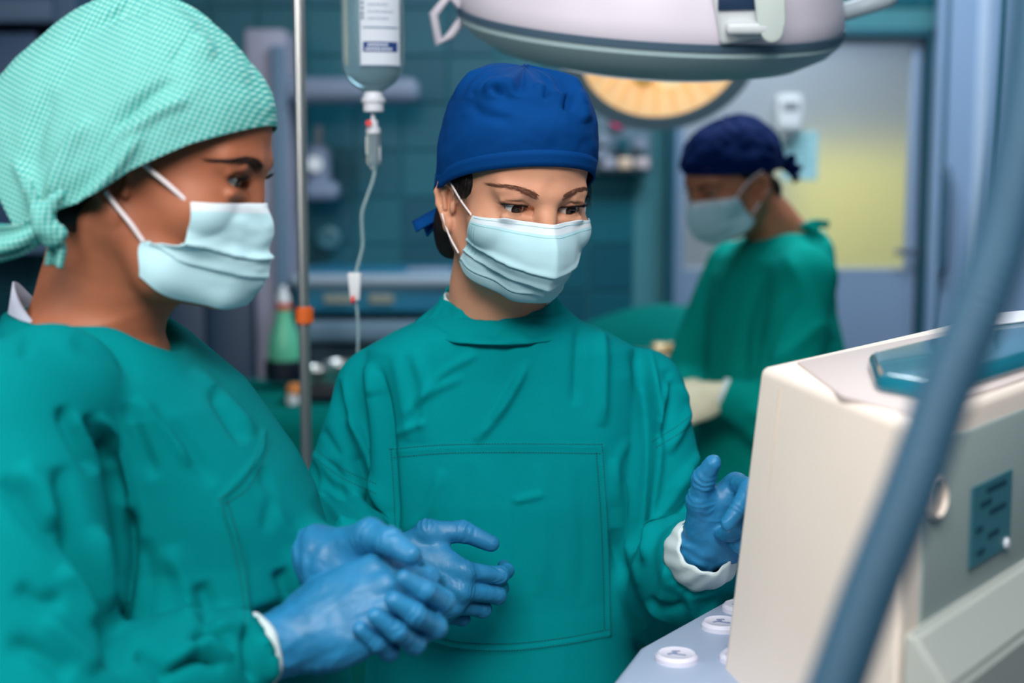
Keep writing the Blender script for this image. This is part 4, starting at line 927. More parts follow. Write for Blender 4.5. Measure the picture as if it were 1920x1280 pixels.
# label with its printed lines
lb = MB().box(sp(.156, 1.332, .0038), (.086, .0012, .062), RS).build('label', mat('label_teal', (62, 124, 140), .5), mc, smooth=False); b = MB()
for k, (wd, x_) in enumerate(((.036, .006), (.020, -.012), (.030, .010), (.012, -.022), (.020, .004), (.014, -.018))): b.box(sp(.156 + x_*1.2, 1.356 - k*.0092, .0046), (wd*1.2, .0006, .0042), RS)
b.build('print', mat('print_dark', (22, 70, 92), .6), lb, smooth=False)
q = sp(.190, 1.305, .003); MB().cyl(q, q + np.array([*n_side*.004, 0]), .0045, n=16, bevel=.001).build('screw', mat('screw_pale', (222, 228, 238), .3), mc)
q = sp(.046, 1.368, .002); MB().lathe([(.016, 0), (.016, .003), (.013, .005), (.012, .002), (.001, .002)], q, np.stack([np.array([*D2, 0]), np.array([0, 0, 1.]), np.array([*n_side, 0])], 1) @ np.diag([1, 1, 1]), 28).build('round_port', CREAM, mc)
# screen on the far face (turned to the person in the middle)
nf = np.array([-D2[1], D2[0]]); fc = P0 + D2*.31
RF = np.array([[D2[0], -nf[0], 0], [D2[1], -nf[1], 0], [0, 0, 1.]])
MB().box((*(fc + nf*.004), 1.325), (.46, .02, .18), RF, bevel=.006).build('bezel', mat('bezel_grey', (150, 156, 166), .5), mc); MB().box((*(fc + nf*.0145), 1.325), (.40, .002, .145), RF).build('screen', mat('screen_dark', (16, 34, 48), .15, emit=.15), mc, smooth=False)
# control desk with round knobs
K0 = np.array([.1185, 1.287]); KE = K0 + np.array([.57, .82])*.50
desk = slab('control_desk', [K0, K0 + np.array([-.035, -.10]), K0 + np.array([.0, -.26]), P1 + D2*.05 + np.array([.0, .0]), P2 - D2*.05, KE + (.05, 0), KE], 1.12, 1.155, mat('desk_grey', (158, 174, 200), .42), .009)
KN = mat('knob_white', (214, 214, 230), .35); KM = mat('knob_print', (128, 140, 172), .5)
for px, py, r in ((1352, 1199, .0195), (1386, 1164, .0175), (1268, 1264, .0195), (1392, 1264, .021)):
    Yk = (CAM_Z - 1.155)/((py - 313)/2667.); c = at(px, py, Yk); c[2] = 1.155
    kn_ = MB().lathe([(r*1.02, -.002), (r, .004), (r*.86, .007), (r*.80, .0062), (.001, .0062)], c, None, 36).build('knob', KN, mc)
    b = MB(); b.box(c + (-r*.2, 0, .0064), (r*.5, r*.14, .0008), Rz(.5)); b.box(c + (r*.12, -r*.15, .0064), (r*.6, r*.12, .0008), Rz(-.4)); b.box(c + (0, r*.3, .0064), (r*.4, r*.12, .0008)); b.build('icon', KM, kn_, smooth=False)
# pedestal and casters down to the floor
slab('pedestal', [P0 + (.05, .0), P1 + (.05, .06), P2 + (-.04, -.04), P3 + (-.04, -.04)], .12, 1.10, mat('machine_grey', (120, 142, 148)), .02)
slab('base_plate', [P0 + (-.02, -.02), P1 + (0, -.04), P2 + (.03, 0), P3], .075, .13, mat('base_slate', (70, 90, 106), .5), .012)
for q in (P0 + (.03, 0), P1 + (.04, .03), P2 + (-.03, 0), P3 + (-.02, -.04)): MB().cyl((q[0] - .015, q[1], .038), (q[0] + .015, q[1], .038), .038, n=22, bevel=.005).build('caster', mat('caster_black', (24, 26, 30), .5), mc)
# ================================================================ corrugated hose close to the viewer
hp = spline([at(*q) for q in ((1975, -420, .66), (1962, -180, .645), (1952, 0, .63), (1930, 200, .62), (1890, 400, .615), (1842, 560, .61), (1766, 751, .61), (1707, 920, .61), (1626, 1123, .615), (1562, 1300, .62), (1480, 1520, .63), (1385, 1760, .655))] + [np.array([.060, .70, 1.08]), np.array([.02, .76, .80]), np.array([.03, .80, .40]), np.array([.06, .84, .03])], 60)
Lh = np.concatenate([[0], np.cumsum(np.linalg.norm(np.diff(hp, axis=0), axis=1))]); ss = np.arange(0, Lh[-1], .0011); hq = np.stack([np.interp(ss, Lh, hp[:, i]) for i in range(3)], 1)
t = thing('breathing_hose', 'grey blue corrugated hose hanging across in front of the cream machine', 'hose', tuple(hq[0]))
V, F = tube_np(hq, .0124 + .0009*np.sin(ss*2*PI/.0048), 20); me = mesh_np('hose_tube', V, F); link('hose_tube', me, mat('hose_blue_grey', (50, 90, 116), .5), t)
MB().cyl(hq[0], hq[0] + (hq[0]-hq[3])/np.linalg.norm(hq[0]-hq[3])*.04, .0135, n=24, bevel=.002).build('end_cuff', mat('grey_plastic', (130, 138, 148), .4), t)
MB().cyl(hq[-1], hq[-1] + (hq[-1]-hq[-4])/np.linalg.norm(hq[-1]-hq[-4])*.04, .0135, n=24, bevel=.002).build('end_cuff', mat('grey_plastic', (130, 138, 148)), t)
# ================================================================ materials of people
def fabric(name, rgb, bump=.25):
    m = mat(name, rgb, .92, noise_amt=.07, noise_scale=9, bump=bump, bump_scale=700, spec=.06)
    return m
GOWN = fabric('gown_cotton', (0, 140, 146)); STITCH = mat('gown_thread', (0, 66, 74), .9)
GLOVE = mat('nitrile', (38, 122, 170), .42, noise_amt=.10, noise_scale=45, bump=.35, bump_scale=130, spec=.45, bump_dist=.0015)
WHITE_CUFF = mat('white_knit', (214, 230, 232), .9, bump=.3, bump_scale=500)
HAIR = mat('dark_hair', (22, 15, 16), .45, bump=.8, bump_scale=260, stretch=(1, 1, .12), bump_dist=.002)
LASH = mat('lash', (14, 10, 10), .6)
def stock(name, secs, parent, m, fine=.010, arms=()):
    pass
def legs(G, x, y, face, hip=.78):
    """two legs and feet on the floor; face: direction the toes point"""
    f = np.array([math.cos(face), math.sin(face), 0]); s = np.array([-f[1], f[0], 0])
    for k in (-1, 1):
        p = np.array([x, y, 0]) + s*k*.095
        G.frame(); G.chain([p + (0, 0, hip), p + f*.01 + (0, 0, .46), p + (0, 0, .09)], (.082, .058, .042), .03)
        G.chain([p - f*.05 + (0, 0, .035), p + f*.15 + (0, 0, .028)], (.034, .028), .02)
# ================================================================ the person in the middle
cen = thing('person', 'person in dark blue cap and teal gown facing the viewer, one hand raised', 'person', (-.01, 1.68, 0))
CR = Rz(rad(22)) @ Rx(rad(12)) @ Ry(rad(2.0))
CC = at(1012, 387, 1.525) - CR @ np.array([0, -.0725, 0])
co = dict(lid_up=.27, lid_lo=.34, ear=.92, jaw=.86, chin=.009)
SK_C = mat('skin_light', (220, 160, 130), .46, noise_amt=.07, noise_scale=28, bump=.10, bump_scale=420, sss=.25, spec=.4)
hz = (CC[2]-.12, CC[2]+.03, .0013)
G = Grid(axis(CC[0]-.30, CC[0]+.30, .02, (CC[0]-.095, CC[0]+.10, .0014)), axis(1.46, 1.86, .02, (CC[1]-.135, CC[1]+.09, .0014)),
         axis(-.02, CC[2]+.14, .022, (CC[2]-.16, CC[2]+.12, .0014)))
head_sdf(G, CR, CC, co)
nb = at(930, 640, 1.66)
G.frame(); hb = CC + CR @ np.array([0, .022, -.055])
G.chain([hb, hb*.45 + nb*.55 + (0, 0, 0), nb + (0, .015, -.02)], (.054, .050, .056), .03)
tc = np.array([-.01, 1.68, 0])
G.frame(c=tc); G.loft([(1.37, 0, 0, .05, .05, .05), (1.345, 0, 0, .13, .07, .07), (1.25, 0, 0, .135, .085, .08), (1.05, 0, 0, .115, .08, .075), (.85, 0, 0, .14, .085, .09), (.72, 0, 0, .13, .08, .08)], .03)
C_SR, C_ER, C_WR = at(716, 738, 1.68), at(642, 1000, 1.66), at(712, 1052, 1.46)
C_SL, C_EL, C_WL = at(1196, 742, 1.68), at(1258, 1112, 1.63), at(1312, 1024, 1.43)
G.frame(); G.chain([C_SR, C_ER, C_WR], (.045, .034, .017), .02); G.chain([C_SL, C_EL, C_WL], (.045, .034, .017), .02)
legs(G, -.01, 1.68, -PI/2)
V, F = G.mesh(2); V, F = keep_big(V, F)
body = link('body', mesh_np('body', V, F), SK_C, cen); c_bvh = bvh_of(V, F); del G
eyes(cen, CR, CC, (.10, -1, -.16), (46, 26, 17))
lashes(cen, CR, CC, co, LASH)
brows(cen, CR, CC, c_bvh, mat('brow_hair', (118, 76, 60), .8), [(.0135, .0150, .0032, 34), (.022, .0186, .0034, 20), (.033, .0224, .0027, 9), (.044, .0232, .0016, -6), (.054, .0205, .0007, -16)], n=300, r=.0002)
# hair: temples and the tail below the cap
def hair_mass(parent, R, c, parts, cut, m, name='hair', fine=.0022):
    P = [R @ np.array(p[0]) + c for p in parts]; lo = np.min(P, 0) - .15; hi = np.max(P, 0) + .15
    G = Grid(*[np.arange(lo[i], hi[i], fine, dtype=np.float32) for i in range(3)]); G.frame(R, c)
    for p in parts: G.ell(p[0], p[1], .008)
    for p in cut: G.ell(p[0], p[1], .004, 's')
    V, F = G.mesh(1); N = normals(V, F); V = wrinkle(V, N, .0022, 55, (1, 1, .25), R, 3); return link(name, mesh_np(name, V, F), m, parent)
wisps = []; rw = np.random.RandomState(9)
for x in (-1, 1):
    for i in range(70):
        y0, z0 = rw.uniform(-.043, -.008), rw.uniform(.004, .022); p = np.array([x*(.0700 + .10*(y0 + .043) + rw.uniform(0, .002)), y0, z0]); l = rw.uniform(.010, .022)
        wisps.append(([CR @ q + CC for q in (p, p + (x*.0015, -.003, -l*.5), p + (x*.0012, rw.normal(.002, .005), -l))], .00032))
    hairs('hair', wisps, HAIR, cen); wisps = []
hair_mass(cen, CR, CC, [((0, .012, .030), (.0770, .096, .086)), ((.066, -.016, .012), (.0090, .021, .016)), ((-.066, -.016, .012), (.0090, .021, .016)), ((-.035, .075, -.055), (.03, .022, .045)), ((.02, .085, -.05), (.03, .02, .045))],
          [((0, -.075, .02), (.0655, .062, .085)), ((0, -.02, -.095), (.09, .07, .07))], HAIR)
# mask
S7 = lambda L: [tuple(p) for p in L] + [(-p[0], p[1], p[2]) for p in L[-2::-1]]
rows = [S7([(-.0625, -.050, -.0155), (-.048, -.071, -.0150), (-.023, -.092, -.0120), (0, -.1095, -.0105)]),
        S7([(-.0640, -.046, -.0320), (-.049, -.077, -.0350), (-.026, -.1065, -.0370), (0, -.1240, -.0370)]),
        S7([(-.0645, -.038, -.0500), (-.050, -.074, -.0570), (-.029, -.1065, -.0610), (0, -.1250, -.0620)]),
        S7([(-.0635, -.029, -.0640), (-.046, -.062, -.0730), (-.025, -.091, -.0780), (0, -.1100, -.0800)]),
        S7([(-.0600, -.021, -.0680), (-.040, -.047, -.0820), (-.021, -.070, -.0900), (0, -.0850, -.0925)])]
mk, MG = face_mask(cen, CR, CC, rows, c_bvh, [(.44, .0030, .06), (.64, .0028, .04), (.82, .0022, .0)], seed=1, crumple=.0016, ridge=.005)
L_ = lambda *p: [CR @ np.array(q) + CC for q in p]
for x in (-1, 1):
    ear_loop(mk, L_((x*.0660, -.046, -.018), (x*.0735, -.030, -.006), (x*.0775, -.008, .006), (x*.0770, .006, .012)))
    ear_loop(mk, L_((x*.0675, -.022, -.066), (x*.0735, -.006, -.052), (x*.0775, .004, -.038), (x*.079, .012, -.030)))
# cap
def brim_c(p):
    cz = math.cos(p); z = .003 + .048*max(cz, 0)**.85 - .030*max(-cz, 0)
    return ((.0838*math.sin(p)), .006 - .1030*cz, z)
CAPB = mat('cap_blue', (0, 62, 126), .85, noise_amt=.06, noise_scale=14, bump=.2, bump_scale=800, spec=.12)
pk = [(rad(a), rad(wd), h0, am) for a, wd, h0, am in ((-52, 7, .72, .007), (-30, 5, .80, -.006), (-38, 5, .75, .006), (2, 5, .80, .006), (10, 4, .8, -.006), (34, 7, .72, .009), (44, 4, .75, -.006), (60, 6, .75, .005), (-75, 8, .7, .005), (-100, 9, .7, .005), (95, 9, .7, .006), (150, 10, .7, .005), (-150, 10, .7, .005))]
W, uv, _ = cap_loft(CR, CC, brim_c, (0, .010, .1345), n=2.95, side=.03, pucker=[(a, b_, c_, d_*1.5) for a, b_, c_, d_ in pk], wr=.003)
W = press(W, [([(1060, 176), (1067, 190), (1062, 208)], 6, -0.0102, 'r'), ([(1078, 170), (1091, 196), (1097, 230)], 11, 0.0059, 'r'), ([(924, 162), (934, 170), (930, 178)], 6, -0.0085, 'r'), ([(930, 178), (990, 194), (1045, 204)], 16, -0.0051, 'r'), ([(890, 176), (925, 158), (965, 154)], 9, 0.0059, 'r'), ([(1020, 168), (1026, 176), (1020, 182)], 5, -0.0076, 'r'), ([(880, 190), (905, 215), (960, 225)], 12, -0.0037, 'r'), ([(1000, 160), (1040, 178), (1058, 190)], 8, 0.0051, 'r')])
cp = cap_object('surgical_cap', W, CAPB, cen)
Wb = np.array([[(CR @ (np.array(brim_c(p))*(1.002+.004*(t == 0), 1.002+.004*(t == 0), 1) + (0, 0, -.0025 + t*.0175)) + CC) for p in np.linspace(0, 2*PI, 160, endpoint=False)] for t in (0, .33, .66, 1)])
cap_object('cap_band', Wb, CAPB, cp, .0028)
kp = CR @ np.array([-.05, .088, -.045]) + CC
for q in ((-.030, .01, -.022), (-.012, .02, -.03)):
    V, F, _ = sheet(np.array([[kp + CR @ (np.array(q)*t + np.array([0, s*.008*(1 if t > .1 else .5), s*.004])) for s in (-1, 0, 1)] for t in np.linspace(0, 1, 6)]), .002)
    link('cap_tie', mesh_np('cap_tie', V, F), CAPB, cp)
# gown
G = Grid(axis(-.37, .36, .012, (-.30, .30, .0026)), axis(1.34, 1.92, .014, (1.36, 1.68, .0026)), axis(.34, 1.46, .016, (1.02, 1.43, .0026)))
G.frame(c=tc)
G.loft([(1.432, .0, -.025, .076, .062, .062), (1.42, -.003, -.022, .098, .076, .07), (1.406, -.004, -.016, .128, .088, .078), (1.39, -.004, -.01, .156, .095, .085), (1.36, -.002, -.004, .172, .102, .092), (1.30, 0, 0, .170, .113, .10), (1.22, 0, 0, .162, .121, .105), (1.10, .0, 0, .158, .122, .105), (1.0, .0, 0, .168, .130, .115), (.8, 0, 0, .185, .145, .13), (.42, 0, 0, .205, .16, .15)], .012, p=2.3)
G.frame()
G.chain([C_SR + (.03, 0, .010), C_SR, C_ER + (0, .01, 0)], (.050, .056, .062), .007)
G.chain([C_ER, C_WR + (-.03, .03, 0)], (.056, .040), .010)
G.chain([C_SL + (-.03, 0, .010), C_SL, C_EL + (0, .015, .0)], (.050, .056, .066), .007)
d = C_WL - C_EL; d /= np.linalg.norm(d); cuffL = C_WL + np.array([.004, 0, -.004]) - d*.040
G.chain([C_EL, cuffL - d*.05, cuffL], (.066, .058, .044), .02); G.half(d, cuffL + d*.004, .004) if False else None
G.cap(cuffL + d*.030, cuffL + d*.080, .034, .040, .004, 's')
G.frame(c=at(930, 560, 1.655)); G.cap((0, 0, -.03), (0, 0, .08), .062, .064, .006, 's')
V, F = G.mesh(2); V, F = keep_big(V, F); del G
fl = [  # traced from the photograph: points, half width px, height, profile
 ([(705, 690), (722, 780), (730, 900), (738, 1010)], 9, 0.0112, 's'), ([(634, 705), (655, 790), (690, 880), (724, 960)], 9, -0.0094, 's'),
 ([(742, 660), (760, 760), (768, 830)], 12, 0.0046, 'r'), ([(775, 655), (800, 740), (790, 830)], 12, 0.0041, 'r'), ([(690, 680), (712, 740)], 10, 0.0056, 'r'),
 ([(985, 690), (945, 760), (890, 830)], 8, 0.0064, 'r'), ([(990, 675), (960, 735), (925, 790)], 5, 0.0041, 'r'), ([(900, 660), (830, 700), (780, 760)], 8, 0.0041, 'r'), ([(870, 705), (800, 740), (760, 780)], 8, 0.0037, 'r'), ([(800, 790), (740, 815)], 7, 0.0037, 'r'),
 ([(1088, 600), (1082, 680), (1078, 760)], 10, -0.0056, 'r'), ([(1125, 600), (1130, 690), (1127, 800)], 11, 0.0066, 'r'), ([(1205, 640), (1222, 740), (1226, 850), (1212, 980), (1200, 1060)], 9, -0.0121, 's'),
 ([(1250, 690), (1262, 750), (1235, 830)], 9, -0.0075, 'r'), ([(1275, 720), (1290, 770), (1250, 850)], 9, 0.0075, 'r'), ([(1262, 700), (1240, 760), (1232, 810)], 7, 0.0056, 'r'),
 ([(1240, 960), (1225, 1000), (1208, 1050)], 8, 0.0056, 'r'), ([(1300, 880), (1250, 950), (1210, 1010)], 11, 0.0066, 'r'), ([(1330, 830), (1290, 880), (1250, 930)], 9, 0.0046, 'r'),
 ([(1150, 860), (1160, 960), (1175, 1060)], 12, 0.0056, 'r'), ([(1150, 990), (1170, 1080), (1205, 1180)], 10, -0.0075, 'r'), ([(1170, 900), (1180, 1010), (1195, 1100)], 8, 0.0046, 'r'),
 ([(960, 850), (955, 940), (958, 1060)], 5, -.0012, 'g'), ([(830, 880), (800, 960), (760, 1000)], 10, 0.0037, 'r'), ([(960, 940), (1020, 925)], 6, 0.0034, 'r'),
 ([(590, 850), (620, 900), (680, 950)], 9, -0.0056, 's'), ([(600, 920), (650, 985)], 10, 0.0075, 'r'), ([(640, 780), (672, 860)], 14, 0.0056, 'r'), ([(600, 800), (640, 860)], 8, -0.0037, 'r'),
 ([(1210, 1130), (1260, 1190), (1300, 1200)], 9, 0.0056, 'r'), ([(1255, 1060), (1240, 1130)], 11, 0.0056, 'r'), ([(1290, 1110), (1310, 1160), (1350, 1130)], 9, 0.0056, 'r'),
 ([(733, 846), (940, 836), (1130, 838)], 3, .0012, 'g'), ([(1130, 838), (1140, 1020), (1144, 1190)], 3, .0012, 'g'), ([(733, 846), (738, 1000)], 3, .0012, 'g'), ([(780, 1195), (850, 1215), (960, 1218), (1144, 1190)], 3, .0012, 'g'),
 ([(797, 602), (860, 640), (930, 651), (1000, 639), (1078, 594)], 4, -.0025, 'g'), ([(1232, 835), (1290, 800), (1320, 770)], 3, -.0012, 'g'), ([(596, 850), (650, 895), (700, 915)], 3, -.0012, 'g'),
] + [([(650, 780), (690, 840), (700, 900)], 10, .004, 'r'), ([(618, 860), (650, 930), (700, 985)], 10, -.006, 'r'), ([(575, 830), (600, 880), (610, 950)], 8, .005, 'r'), ([(690, 920), (715, 970), (735, 1005)], 10, -.007, 'r'), ([(1010, 870), (1020, 1000), (1010, 1120)], 14, .002, 'r'), ([(880, 870), (870, 960), (880, 1000)], 14, -.0016, 'r'), ([(1085, 880), (1095, 1000), (1090, 1130)], 14, -.0018, 'r'), ([(1180, 820), (1150, 880), (1148, 950)], 10, .003, 'r'), ([(1330, 860), (1300, 930), (1255, 985)], 8, -.005, 'r'), ([(1215, 1120), (1250, 1140), (1290, 1130)], 9, -.004, 'r')
] + [([(1255 + i*16, 1060 + (26 - (i-3.4)**2*2.6)), (1262 + i*14, 1090 + (30 - (i-3.4)**2*2.4))], 4, -0.0052, 'r') for i in range(8)]
V = folds(V, F, fl); N = normals(V, F); m = V[:, 2] > .98
V[m] = wrinkle(V[m], N[m], .0022, 11, (1, 1, .55), oct=2)
gown = link('surgical_gown', mesh_np('surgical_gown', V, F), GOWN, cen); cg_bvh = bvh_of(V, F)
stitches('stitching', cg_bvh, [[(731, 842), (830, 834), (960, 832), (1129, 833)], [(735, 858), (830, 850), (960, 848), (1129, 850)], [(1129, 833), (1138, 960), (1143, 1080), (1145, 1192)], [(1118, 850), (1126, 960), (1131, 1080), (1133, 1180)],
  [(733, 842), (738, 920), (742, 1010)], [(1145, 1192), (1060, 1208), (960, 1219), (860, 1216), (785, 1196)], [(1140, 1180), (1060, 1195), (960, 1206), (860, 1203), (790, 1185)],
  [(1232, 838), (1280, 808), (1325, 772)], [(1226, 826), (1274, 796), (1316, 762)], [(588, 856), (640, 895), (705, 925)], [(592, 842), (645, 880), (708, 908)]], STITCH, gown)
# standing collar
nc = 150; ph = np.linspace(0, 2*PI, nc, endpoint=False); cc = at(934, 575, 1.655); Pc = np.zeros((9, nc, 3))
for j, p in enumerate(ph):
    f = math.cos(p); lx = math.sin(p)                                     # p = 0 front
    ztop = -.001 + .014*(1-f) + .003*math.sin(5*p+.4) - .010*math.exp(-((p+.08+PI) % (2*PI) - PI)**2/.02)
    zbot = -.0335 + .012*(1-f) - .001*lx**2
    for i in range(9):
        t = i/8; r = 1 - t; k = (1-t)**1.5
        rx = .0655 + .0345*k; ry = .060 + .0290*k
        wv = .0016*math.sin(9*p + 2*t)*t + .0012*math.sin(23*p)*(1-t)
        Pc[i, j] = cc + ((rx+wv)*lx, -(ry+wv)*f, zbot + (ztop - zbot)*t)
V, F, _ = sheet(Pc, .0028, True); V = wrinkle(V, normals(V, F), .0014, 40, oct=2)
col = link('collar', mesh_np('collar', V, F), GOWN, gown)
# undershirt edge at the neck
Pu = np.array([[cc + ((.064-.002*t)*math.sin(p), -(.058-.002*t)*math.cos(p), -.012 + .016*t*(1-.9*max(math.cos(p), 0)) + .012*abs(math.sin(p))) for p in ph] for t in (0, .5, 1)])
link('undershirt', mesh_np('undershirt', *sheet(Pu, .0015, True)[:2]), WHITE_CUFF, cen)
# white cuff and gloves
Pk = []
for t in np.linspace(0, 1, 9):
    u = np.cross(d, [1, 0, 0]); u /= np.linalg.norm(u); v = np.cross(d, u); ring = []
    for p in np.linspace(0, 2*PI, 64, endpoint=False):
        r = .0380 - .010*t**2 + .0011*math.sin(5*p + 4*t) + .0009*math.sin(11*p - 6*t + 1); ring.append(cuffL + d*(.022 + .040*t) + r*(math.cos(p)*u + math.sin(p)*v))
    Pk.append(ring)
V, F, _ = sheet(np.array(Pk), .002, True); link('white_cuff', mesh_np('white_cuff', V, F), WHITE_CUFF, cen)
def hand_R(y, z):
    """frame from the finger direction y and the back-of-hand direction z"""
    y = np.array(y, float); y /= np.linalg.norm(y); z = np.array(z, float); z -= y*(z @ y); z /= np.linalg.norm(z); return np.stack([np.cross(y, z), y, z], 1)
# raised left hand: fingers curled, thumb up
RL = hand_R((.62, -.22, .62), (.15, .95, .22))
glove('glove', cen, RL, C_WL + (.000, -.006, .004), False, [(62, 62, 30), (88, 92, 50), (92, 96, 55), (94, 96, 55)], [6, 2, -3, -8], [(.018, .018, -.008), (.040, .038, -.014), (.056, .058, -.018), (.064, .078, -.022)], GLOVE, seed=1, fore=-d, cuff_len=.045, palm=.82, wr=.0013)
RRh = hand_R((.90, -.28, -.30), (-.25, -.92, .10))
glove('glove', cen, RRh, C_WR + (.002, 0, 0), True, [(44, 46, 24), (50, 50, 28), (54, 52, 30), (58, 50, 30)], [4, 1, -2, -6], [(.018, .016, -.006), (.046, .036, -.008), (.058, .068, -.018), (.056, .100, -.026)], GLOVE, seed=2, fore=C_ER - C_WR, cuff_len=.05)
# ================================================================ the person in profile
lef = thing('person', 'person in profile wearing a mint checked cap, gown and mask, gloved hands clasped', 'person', (-.325, 1.255, 0))
LR = Rz(rad(83)) @ Rx(rad(9))
LC = at(447, 341, 1.20) - LR @ np.array([-.0315, -.0835, 0])
lo_ = dict(lid_up=.22, lid_lo=.30, bridge=.008, tip=.013, ear=.90)
SK_L = mat('skin_brown', (164, 100, 72), .54, noise_amt=.06, noise_scale=50, bump=.10, bump_scale=420, sss=.2, spec=.42)
tl = np.array([-.325, 1.255, 0]); TR = Rz(rad(91)); lw = lambda x, y, z: TR @ np.array([x, y, 0]) + tl + (0, 0, z)
G = Grid(axis(-.72, .0, .02, (LC[0]-.11, LC[0]+.14, .0017)), axis(.95, 1.60, .02, (LC[1]-.10, LC[1]+.10, .0017)), axis(-.02, LC[2]+.14, .022, (LC[2]-.19, LC[2]+.12, .0017)))
head_sdf(G, LR, LC, lo_)
G.frame(); hb = LC + LR @ np.array([0, .028, -.050]); nb = at(178, 620, 1.245)
G.chain([hb, hb*.5 + nb*.5, nb], (.052, .047, .060), .03)
G.cap(LC + LR @ np.array([0, -.012, -.080]), hb*.35 + nb*.65 + np.array([.008, -.005, 0]), .020, .028, .03)                    # throat
for k in (-1, 1): G.cap(LC + LR @ np.array([k*.062, .025, -.05]), nb + np.array([.028, k*.02, -.01]), .011, .012, .018)      # neck muscle
G.frame(TR, tl)
G.loft([(1.455, 0, .055, .06, .05, .05), (1.44, 0, .045, .095, .055, .07), (1.415, 0, .02, .128, .06, .09), (1.37, 0, 0, .122, .065, .09), (1.28, 0, 0, .11, .085, .09), (1.05, 0, 0, .10, .09, .09), (.85, 0, 0, .14, .10, .11), (.72, 0, 0, .13, .08, .08)], .03)
L_SR, L_ER, L_WR = at(22, 795, 1.085), at(72, 1350, .985), at(512, 1210, 1.115)
L_SL, L_EL, L_WL = lw(.130, .015, 1.375), np.array([-.245, 1.40, 1.12]), at(606, 1040, 1.18)
G.frame(); G.chain([L_SR, L_ER, L_WR], (.045, .034, .017), .02); G.chain([L_SL, L_EL, L_WL], (.045, .034, .017), .02)
legs(G, tl[0], tl[1], rad(-15))
V, F = G.mesh(2); V, F = keep_big(V, F); del G
link('body', mesh_np('body', V, F), SK_L, lef); l_bvh = bvh_of(V, F)
eyes(lef, LR, LC, (.0, -1, -.20), (30, 18, 12), (222, 216, 212))
lashes(lef, LR, LC, lo_, LASH, L=.0085, low=False)
brows(lef, LR, LC, l_bvh, mat('brow_hair_black', (34, 20, 16), .7), [(.0130, .0120, .0042, 35), (.021, .0165, .0044, 22), (.032, .0195, .0036, 6), (.043, .0185, .0018, -12), (.052, .0160, .0007, -16)], n=330, r=.00026)
BLACKH = mat('black_hair', (10, 8, 9), .5, bump=.8, bump_scale=260, bump_dist=.002)
hair_mass(lef, LR, LC, [((0, .016, .026), (.0730, .088, .078)), ((0, .100, -.005), (.050, .050, .042)), ((.055, .050, -.045), (.018, .026, .018)), ((-.055, .050, -.045), (.018, .026, .018))],
          [((0, -.075, .02), (.080, .070, .085)), ((0, -.02, -.095), (.09, .07, .07))], BLACKH)
rows = [S7([(-.064, -.054, -.0215), (-.049, -.074, -.0200), (-.023, -.0895, -.0180), (0, -.0995, -.0165)]),
        S7([(-.066, -.057, -.0400), (-.050, -.078, -.0370), (-.028, -.095, -.0370), (0, -.1070, -.0380)]),
        S7([(-.067, -.052, -.0570), (-.052, -.074, -.0570), (-.031, -.094, -.0600), (0, -.1065, -.0600)]),
        S7([(-.070, -.021, -.0590), (-.054, -.052, -.0760), (-.030, -.092, -.0830), (0, -.1050, -.0840)]),
        S7([(-.066, -.020, -.0870), (-.050, -.042, -.1000), (-.028, -.072, -.1050), (0, -.0880, -.1020)])]
mk, _ = face_mask(lef, LR, LC, rows, l_bvh, [(.46, .0026, .08), (.68, .0020, .02)], seed=4, ridge=.002, crumple=.0035, band=.10, dash=False)
L_ = lambda *p: [LR @ np.array(q) + LC for q in p]
for x in (-1, 1):
    ear_loop(mk, L_((x*.0645, -.055, -.022), (x*.0715, -.038, -.009), (x*.0765, -.020, .003), (x*.080, -.004, .016)), r=.0021)
    ear_loop(mk, L_((x*.0705, -.023, -.059), (x*.0755, -.012, -.045), (x*.0785, .000, -.033), (x*.081, .010, -.022)), r=.0021)
# checked cloth cap
def gingham():
    m = bpy.data.materials.new('mint_check'); m.use_nodes = True; nt = m.node_tree; N = nt.nodes; L = nt.links; b = N['Principled BSDF']
    b.inputs['Roughness'].default_value = .9; b.inputs['Specular IOR Level'].default_value = .2
    uv = N.new('ShaderNodeTexCoord'); sp = N.new('ShaderNodeSeparateXYZ'); L.new(uv.outputs['UV'], sp.inputs[0]); parts = []
    for i in (0, 1):
        q = N.new('ShaderNodeMath'); q.operation = 'MULTIPLY'; q.inputs[1].default_value = 2*PI/.0040; L.new(sp.outputs[i], q.inputs[0])
        sn = N.new('ShaderNodeMath'); sn.operation = 'SINE'; L.new(q.outputs[0], sn.inputs[0])
        mr = N.new('ShaderNodeMapRange'); mr.inputs[1].default_value = -.35; mr.inputs[2].default_value = .35; L.new(sn.outputs[0], mr.inputs[0]); parts.append(mr)
    ad = N.new('ShaderNodeMath'); ad.operation = 'ADD'; L.new(parts[0].outputs[0], ad.inputs[0]); L.new(parts[1].outputs[0], ad.inputs[1])
    hf = N.new('ShaderNodeMath'); hf.operation = 'MULTIPLY'; hf.inputs[1].default_value = .5; L.new(ad.outputs[0], hf.inputs[0])
    cr = N.new('ShaderNodeValToRGB'); e = cr.color_ramp.elements
    e[0].position = 0; e[0].color = (*lin((56, 148, 146)), 1); e[1].position = 1; e[1].color = (*lin((164, 208, 202)), 1)
    k = e.new(.5); k.color = (*lin((88, 176, 170)), 1); L.new(hf.outputs[0], cr.inputs[0]); L.new(cr.outputs[0], b.inputs['Base Color'])
    n = N.new('ShaderNodeTexNoise'); n.inputs['Scale'].default_value = 600; bp = N.new('ShaderNodeBump'); bp.inputs['Strength'].default_value = .2; bp.inputs['Distance'].default_value = .001
    L.new(n.outputs[0], bp.inputs['Height']); L.new(bp.outputs[0], b.inputs['Normal']); return m
CHECK = gingham()
bx = [-1.0, -.67, -.47, -.36, 0, .23, .6, 1.0]; bz = [.008, -.030, -.062, -.056, -.0255, -.002, .026, .0500]
